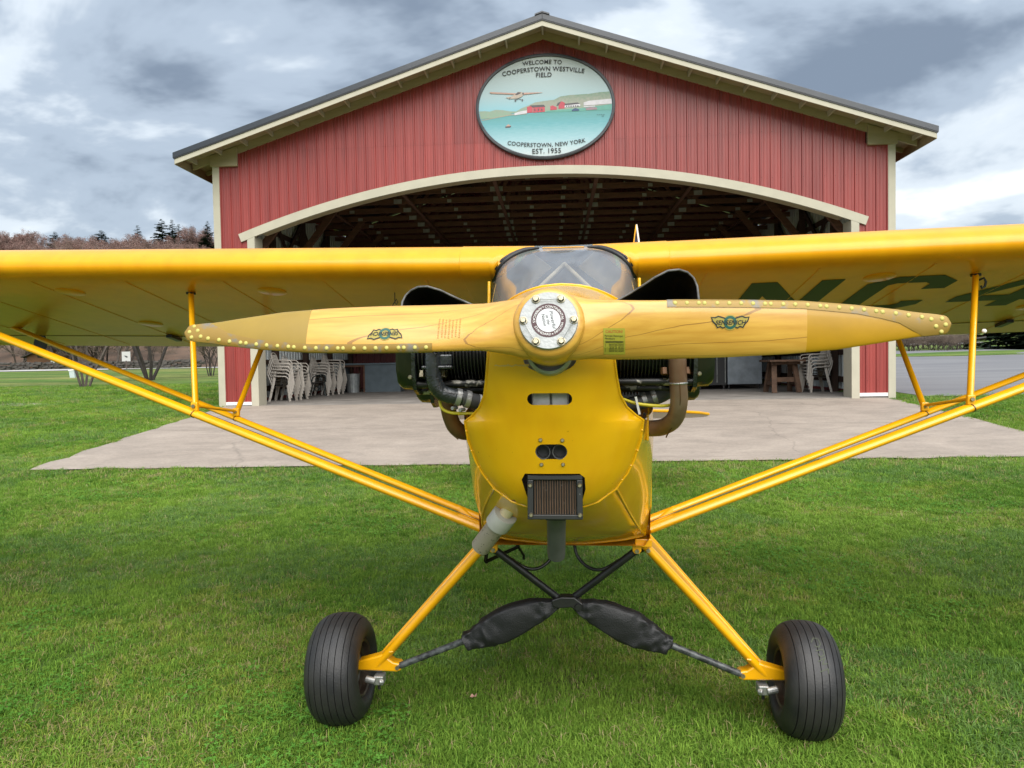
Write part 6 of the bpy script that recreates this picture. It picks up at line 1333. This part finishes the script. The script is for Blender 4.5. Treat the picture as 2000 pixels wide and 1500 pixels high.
# far left: stone wall, cabin, sign, leaning box
stw = thing('stone_wall', 'low grey dry-stone wall along the far side of the road', 'wall', (-40, 66, zg(-40, 66)))
m_stone = mat('field_stone', (.085, .075, .066), .9, col2=(.035, .032, .03), vscale=3, bump=.3, bscale=6)
sme = []
for k in range(4):
    b_ = MB(); pts = [Vector((sx_*(.30 + r3.uniform(-.06, .06)), sy_*(.2 + r3.uniform(-.05, .05)), sz_*(.13 + r3.uniform(-.04, .04)))) for sx_ in (-1, 1) for sy_ in (-1, 1) for sz_ in (-1, 1)]; b_.add(pts, [(0, 1, 3, 2), (4, 6, 7, 5), (0, 4, 5, 1), (2, 3, 7, 6), (0, 2, 6, 4), (1, 5, 7, 3)]); sme.append(b_.mesh('stone', m_stone))
for row in range(3):
    for k in range(64): link('stone', r3.choice(sme), stw, (-17 + k*.46 + (row % 2)*.22, r3.uniform(-.1, .1), .12 + row*.21 + r3.uniform(-.05, .05)), (r3.uniform(-.1, .1), r3.uniform(-.1, .1), r3.uniform(-.4, .4)), (r3.uniform(.6, .95),)*3)
cab = thing('log_cabin', 'small low cabin with a dark roof behind the stone wall', 'cabin', (-45.8, 73, zg(-45, 62) + .1), (0, 0, .25)); m_log = mat('brown_log', (.16, .075, .035), .8, var=.3, vscale=3, stretch=(1, 1, 12))
mb = MB(); mb.prism([(-1.9, 0), (1.9, 0), (1.9, 1.3), (0, 2.1), (-1.9, 1.3)], lambda u, v, t: (u, t, v), 3.0); mb.build('cabin_wall', m_log, cab)
for sx in (-1, 1): mb = MB(); mb.prism([(0, 2.12), (sx*2.3, 1.14), (sx*2.3, 1.26), (0, 2.26)], lambda u, v, t: (u, -.4 + t, v), 3.8); mb.build('cabin_roof', m_barkd, cab)
mb = MB(); mb.bb(.2, .8, -.03, 0, .5, 1.1); mb.build('cabin_window', m_white, cab)
wsn = thing('white_sign', 'small white square sign across the road beyond the bare trees', 'sign', (-31.9, 62.6 - 1.5, zg(-31.9, 61))); mb = MB(); mb.bb(-.35, .35, -.02, .02, .65, 1.45); sb_ = mb.build('sign_board', mat('dull_white', (.42, .42, .40), .6), wsn); mb = MB(); mb.prism([(-.16, 1.12), (.02, .95), (.18, 1.0), (.02, 1.1)], lambda u, v, t: (u, -.03 + t, v), .006); mb.build('sign_mark', m_ink, sb_)
mb = MB(); mb.bb(-.05, .05, -.03, .03, 0, .7); mb.build('sign_post', m_bark, wsn)
q = px_ground(143, 738); bxp = thing('utility_box', 'leaning pale utility box on the lawn beside the grey bare tree', 'utility box', (q.x, q.y, zg(q.x, q.y) - .02), (0, -.12, .2)); mb = MB(); mb.bb(-.13, .13, -.12, .12, 0, .42); mb.build('box_body', mat('pale_blue_grey', (.42, .50, .50), .6), bxp, None, .02); mb = MB(); mb.bb(-.15, .15, -.14, .14, .42, .47); mb.build('box_lid', m_white, bxp, None, .01)

# ================================================================== GRASS
tufts = bpy.data.collections.new('grass_tufts')
def blade_mat(name, c1, c2, big=.5):
    m = bpy.data.materials.new(name); m.use_nodes = True; t = m.node_tree; b = t.nodes['Principled BSDF']; o = t.nodes['Material Output']
    oi = t.nodes.new('ShaderNodeObjectInfo'); ge = t.nodes.new('ShaderNodeNewGeometry')
    nz = t.nodes.new('ShaderNodeTexNoise'); nz.inputs['Scale'].default_value = big; nz.inputs['Detail'].default_value = 4; t.links.new(ge.outputs['Position'], nz.inputs['Vector'])
    ad = t.nodes.new('ShaderNodeMath'); ad.operation = 'MULTIPLY_ADD'; t.links.new(oi.outputs['Random'], ad.inputs[0]); ad.inputs[1].default_value = .5; t.links.new(nz.outputs[0], ad.inputs[2])
    r = t.nodes.new('ShaderNodeValToRGB'); t.links.new(ad.outputs[0], r.inputs[0]); r.color_ramp.elements[0].position = .45; r.color_ramp.elements[1].position = 1.05; r.color_ramp.elements[0].color = (*c1, 1); r.color_ramp.elements[1].color = (*c2, 1)
    t.links.new(r.outputs[0], b.inputs['Base Color']); b.inputs['Roughness'].default_value = .7; b.inputs['Specular IOR Level'].default_value = .12
    tl = t.nodes.new('ShaderNodeBsdfTranslucent'); t.links.new(r.outputs[0], tl.inputs[0]); mxx = t.nodes.new('ShaderNodeMixShader'); mxx.inputs[0].default_value = .25
    t.links.new(b.outputs[0], mxx.inputs[1]); t.links.new(tl.outputs[0], mxx.inputs[2]); t.links.new(mxx.outputs[0], o.inputs[0]); return m
mg = [blade_mat('grass_green', (.078, .180, .020), (.225, .36, .050)), blade_mat('grass_bluegreen', (.078, .168, .036), (.19, .31, .082)), blade_mat('grass_yellowgreen', (.17, .245, .028), (.31, .37, .07)), blade_mat('grass_straw', (.26, .21, .09), (.42, .36, .18)), blade_mat('clover', (.070, .195, .025), (.12, .29, .040))]
def tuft(seed, n, mi, hmin, hmax, rad, lean, wd):
    r = random.Random(seed); mb = MB()
    for _ in range(n):
        a = r.uniform(0, 6.283); rr = rad*math.sqrt(r.random()); p = Vector((math.cos(a)*rr, math.sin(a)*rr, -.003)); b = r.uniform(0, 6.283); h = r.uniform(hmin, hmax); le = r.uniform(.2, 1)*lean
        d = Vector((math.cos(b), math.sin(b), 0)); s = Vector((-d.y, d.x, 0)); w0 = wd*r.uniform(.7, 1.2)
        p1 = p + d*h*le*.35 + Vector((0, 0, h*.6)); p2 = p + d*h*le + Vector((0, 0, h*(1 - .35*le)))
        mb.add([p - s*w0/2, p + s*w0/2, p1 - s*w0*.42, p1 + s*w0*.42, p2], [(0, 1, 3, 2), (2, 3, 4)])
    me = mb.mesh('tuft', mg[mi]); o = bpy.data.objects.new('tuft_%02d' % len(tufts.objects), me); tufts.objects.link(o)
def clover(seed, n):
    r = random.Random(seed); mb = MB()
    for _ in range(n):
        a = r.uniform(0, 6.283); rr = .05*math.sqrt(r.random()); c = Vector((math.cos(a)*rr, math.sin(a)*rr, r.uniform(.018, .038))); t0 = r.uniform(0, 6.28); tl = Vector((r.uniform(-.35, .35), r.uniform(-.35, .35), 1)).normalized(); u, v = frame_of(tl, (0, 1, 0)); s = r.uniform(.0045, .0075)
        for k in range(3):
            t = t0 + k*2.094; d = u*math.cos(t) + v*math.sin(t); e = u*-math.sin(t) + v*math.cos(t); mb.add([c, c + d*s*.7 + e*s*.6, c + d*s*1.5 + e*s*.45, c + d*s*1.5 - e*s*.45, c + d*s*.7 - e*s*.6], [(0, 1, 2, 3, 4)])
    me = mb.mesh('clover', mg[4]); o = bpy.data.objects.new('tuft_%02d' % len(tufts.objects), me); tufts.objects.link(o)
for k in range(4): tuft(100 + k, 22, 0, .020, .042, .045, 1.1, .0036)
for k in range(3): tuft(110 + k, 20, 1, .022, .048, .045, 1.2, .0034)
for k in range(3): tuft(120 + k, 20, 2, .018, .040, .045, 1.3, .0034)
for k in range(2): tuft(130 + k, 9, 3, .02, .05, .05, 1.6, .0030)
for k in range(2): clover(140 + k, 9)
IDX = {'g': [0, 1, 2, 3], 'b': [4, 5, 6], 'y': [7, 8, 9], 's': [10, 11], 'c': [12, 13]}
worn = px_ground(1060, 1345); rng = np.random.default_rng(5); P_, R_, S_, I_ = [], [], [], []
def in_hard(x, y):
    if y > 9.0:
        l_, r_ = apron_edges(min(y, 16.8)); yb = 9.15 - .02*x
        if y > yb + .03 + jit(x, y, .09) and l_ + .03 + jit(x, y, .1) < x < r_ - .03 and y < 17.6: return True
        a, b = to_hangar(x, y)
        if -7.75 < a < 7.75 and b > -.05 and b < 10.7: return True
        if x > 9.2 and y > 16.75 + .012*(x-9): return True
    return False
for (y0, y1, dens, sc0) in ((1.9, 3.6, 1700, .95), (3.6, 5.5, 1200, 1.0), (5.5, 8.0, 800, 1.1), (8.0, 12, 420, 1.3), (12, 19, 170, 1.65), (19, 30, 70, 2.2)):
    hwid = .80*y1 + 1.2; n = int(dens*(y1 - y0)*2*hwid); xs = rng.uniform(-hwid, hwid, n); ys = rng.uniform(y0, y1, n)
    for x, y in zip(xs, ys):
        if abs(x) > .80*y + 1.2 or in_hard(x, y): continue
        c = mnoise.fractal(Vector((x*.55, y*.55, 1.7)), 1.0, 2.0, 4); c2 = mnoise.fractal(Vector((x*1.1, y*1.1, 8.2)), 1.0, 2.0, 3); u = rng.random()
        ed = 0
        if y > 8.6 and y < 9.3 and -6.3 < x < 7.5: ed = .25
        bare = mnoise.fractal(Vector((x*2.3, y*2.3, 4.4)), 1.0, 2.0, 3)
        if bare > .55 and u < .5: continue
        pd = math.hypot(x - worn.x, (y - worn.y)*1.3)
        if pd < .16 and u < .45: continue
        if pd < .26: bare = .5
        if u < .06 + .30*max(0, c2) + (.25 if bare > .45 else 0) + ed: g = 's'
        elif c > .22 and u < .22: g = 'c'
        elif c < -.12 and u < .55: g = 'b'
        elif c2 > .15 and u < .55: g = 'y'
        else: g = 'g'
        P_.append((x, y, zg(x, y))); R_.append((rng.uniform(-.2, .2), rng.uniform(-.2, .2), rng.uniform(0, 6.283))); I_.append(IDX[g][rng.integers(len(IDX[g]))])
        S_.append(sc0*rng.uniform(.7, 1.15)*(1.0 if y > 2.9 else 1.12))
gm = bpy.data.meshes.new('grass'); gm.from_pydata(P_, [], [])
at = gm.attributes.new('rot', 'FLOAT_VECTOR', 'POINT'); at.data.foreach_set('vector', np.array(R_, dtype=np.float32).ravel())
at = gm.attributes.new('scl', 'FLOAT', 'POINT'); at.data.foreach_set('value', np.array(S_, dtype=np.float32))
at = gm.attributes.new('pick', 'INT', 'POINT'); at.data.foreach_set('value', np.array(I_, dtype=np.int32))
go = bpy.data.objects.new('grass', gm); C.objects.link(go); tag(go, 'short mown green lawn grass with clover and straw', 'grass', None, 'stuff')
ng_ = bpy.data.node_groups.new('grass_scatter', 'GeometryNodeTree'); ng_.interface.new_socket('Geometry', in_out='INPUT', socket_type='NodeSocketGeometry'); ng_.interface.new_socket('Geometry', in_out='OUTPUT', socket_type='NodeSocketGeometry')
gi, gout = ng_.nodes.new('NodeGroupInput'), ng_.nodes.new('NodeGroupOutput'); ci = ng_.nodes.new('GeometryNodeCollectionInfo'); ci.inputs['Collection'].default_value = tufts; ci.inputs['Separate Children'].default_value = True; ci.inputs['Reset Children'].default_value = True
iop = ng_.nodes.new('GeometryNodeInstanceOnPoints'); iop.inputs['Pick Instance'].default_value = True
def na(nm, dt): n = ng_.nodes.new('GeometryNodeInputNamedAttribute'); n.data_type = dt; n.inputs['Name'].default_value = nm; return n.outputs['Attribute']
e2r = ng_.nodes.new('FunctionNodeEulerToRotation'); ng_.links.new(na('rot', 'FLOAT_VECTOR'), e2r.inputs[0])
ng_.links.new(gi.outputs[0], iop.inputs['Points']); ng_.links.new(ci.outputs[0], iop.inputs['Instance']); ng_.links.new(na('pick', 'INT'), iop.inputs['Instance Index']); ng_.links.new(e2r.outputs[0], iop.inputs['Rotation']); ng_.links.new(na('scl', 'FLOAT'), iop.inputs['Scale']); ng_.links.new(iop.outputs[0], gout.inputs[0])
gmod = go.modifiers.new('scatter', 'NODES'); gmod.node_group = ng_
print('grass points', len(P_))
# a dry leaf on the lawn
q = px_ground(926, 1438); lf = MB(); lf.add([(-.014, -.004, .03), (-.006, .012, .036), (.004, .006, .028), (.014, .012, .038), (.012, -.006, .03), (.002, -.014, .034), (-.004, -.008, .028)], [(0, 1, 2, 6), (2, 3, 4, 5), (2, 5, 6)]); lo_ = lf.build('fallen_leaf', mat('pinkish_dry_leaf', (.42, .24, .19), .7)); lo_.location = (q.x, q.y, .012); tag(lo_, 'single curled pinkish dry leaf on the lawn between the wheels', 'leaf')
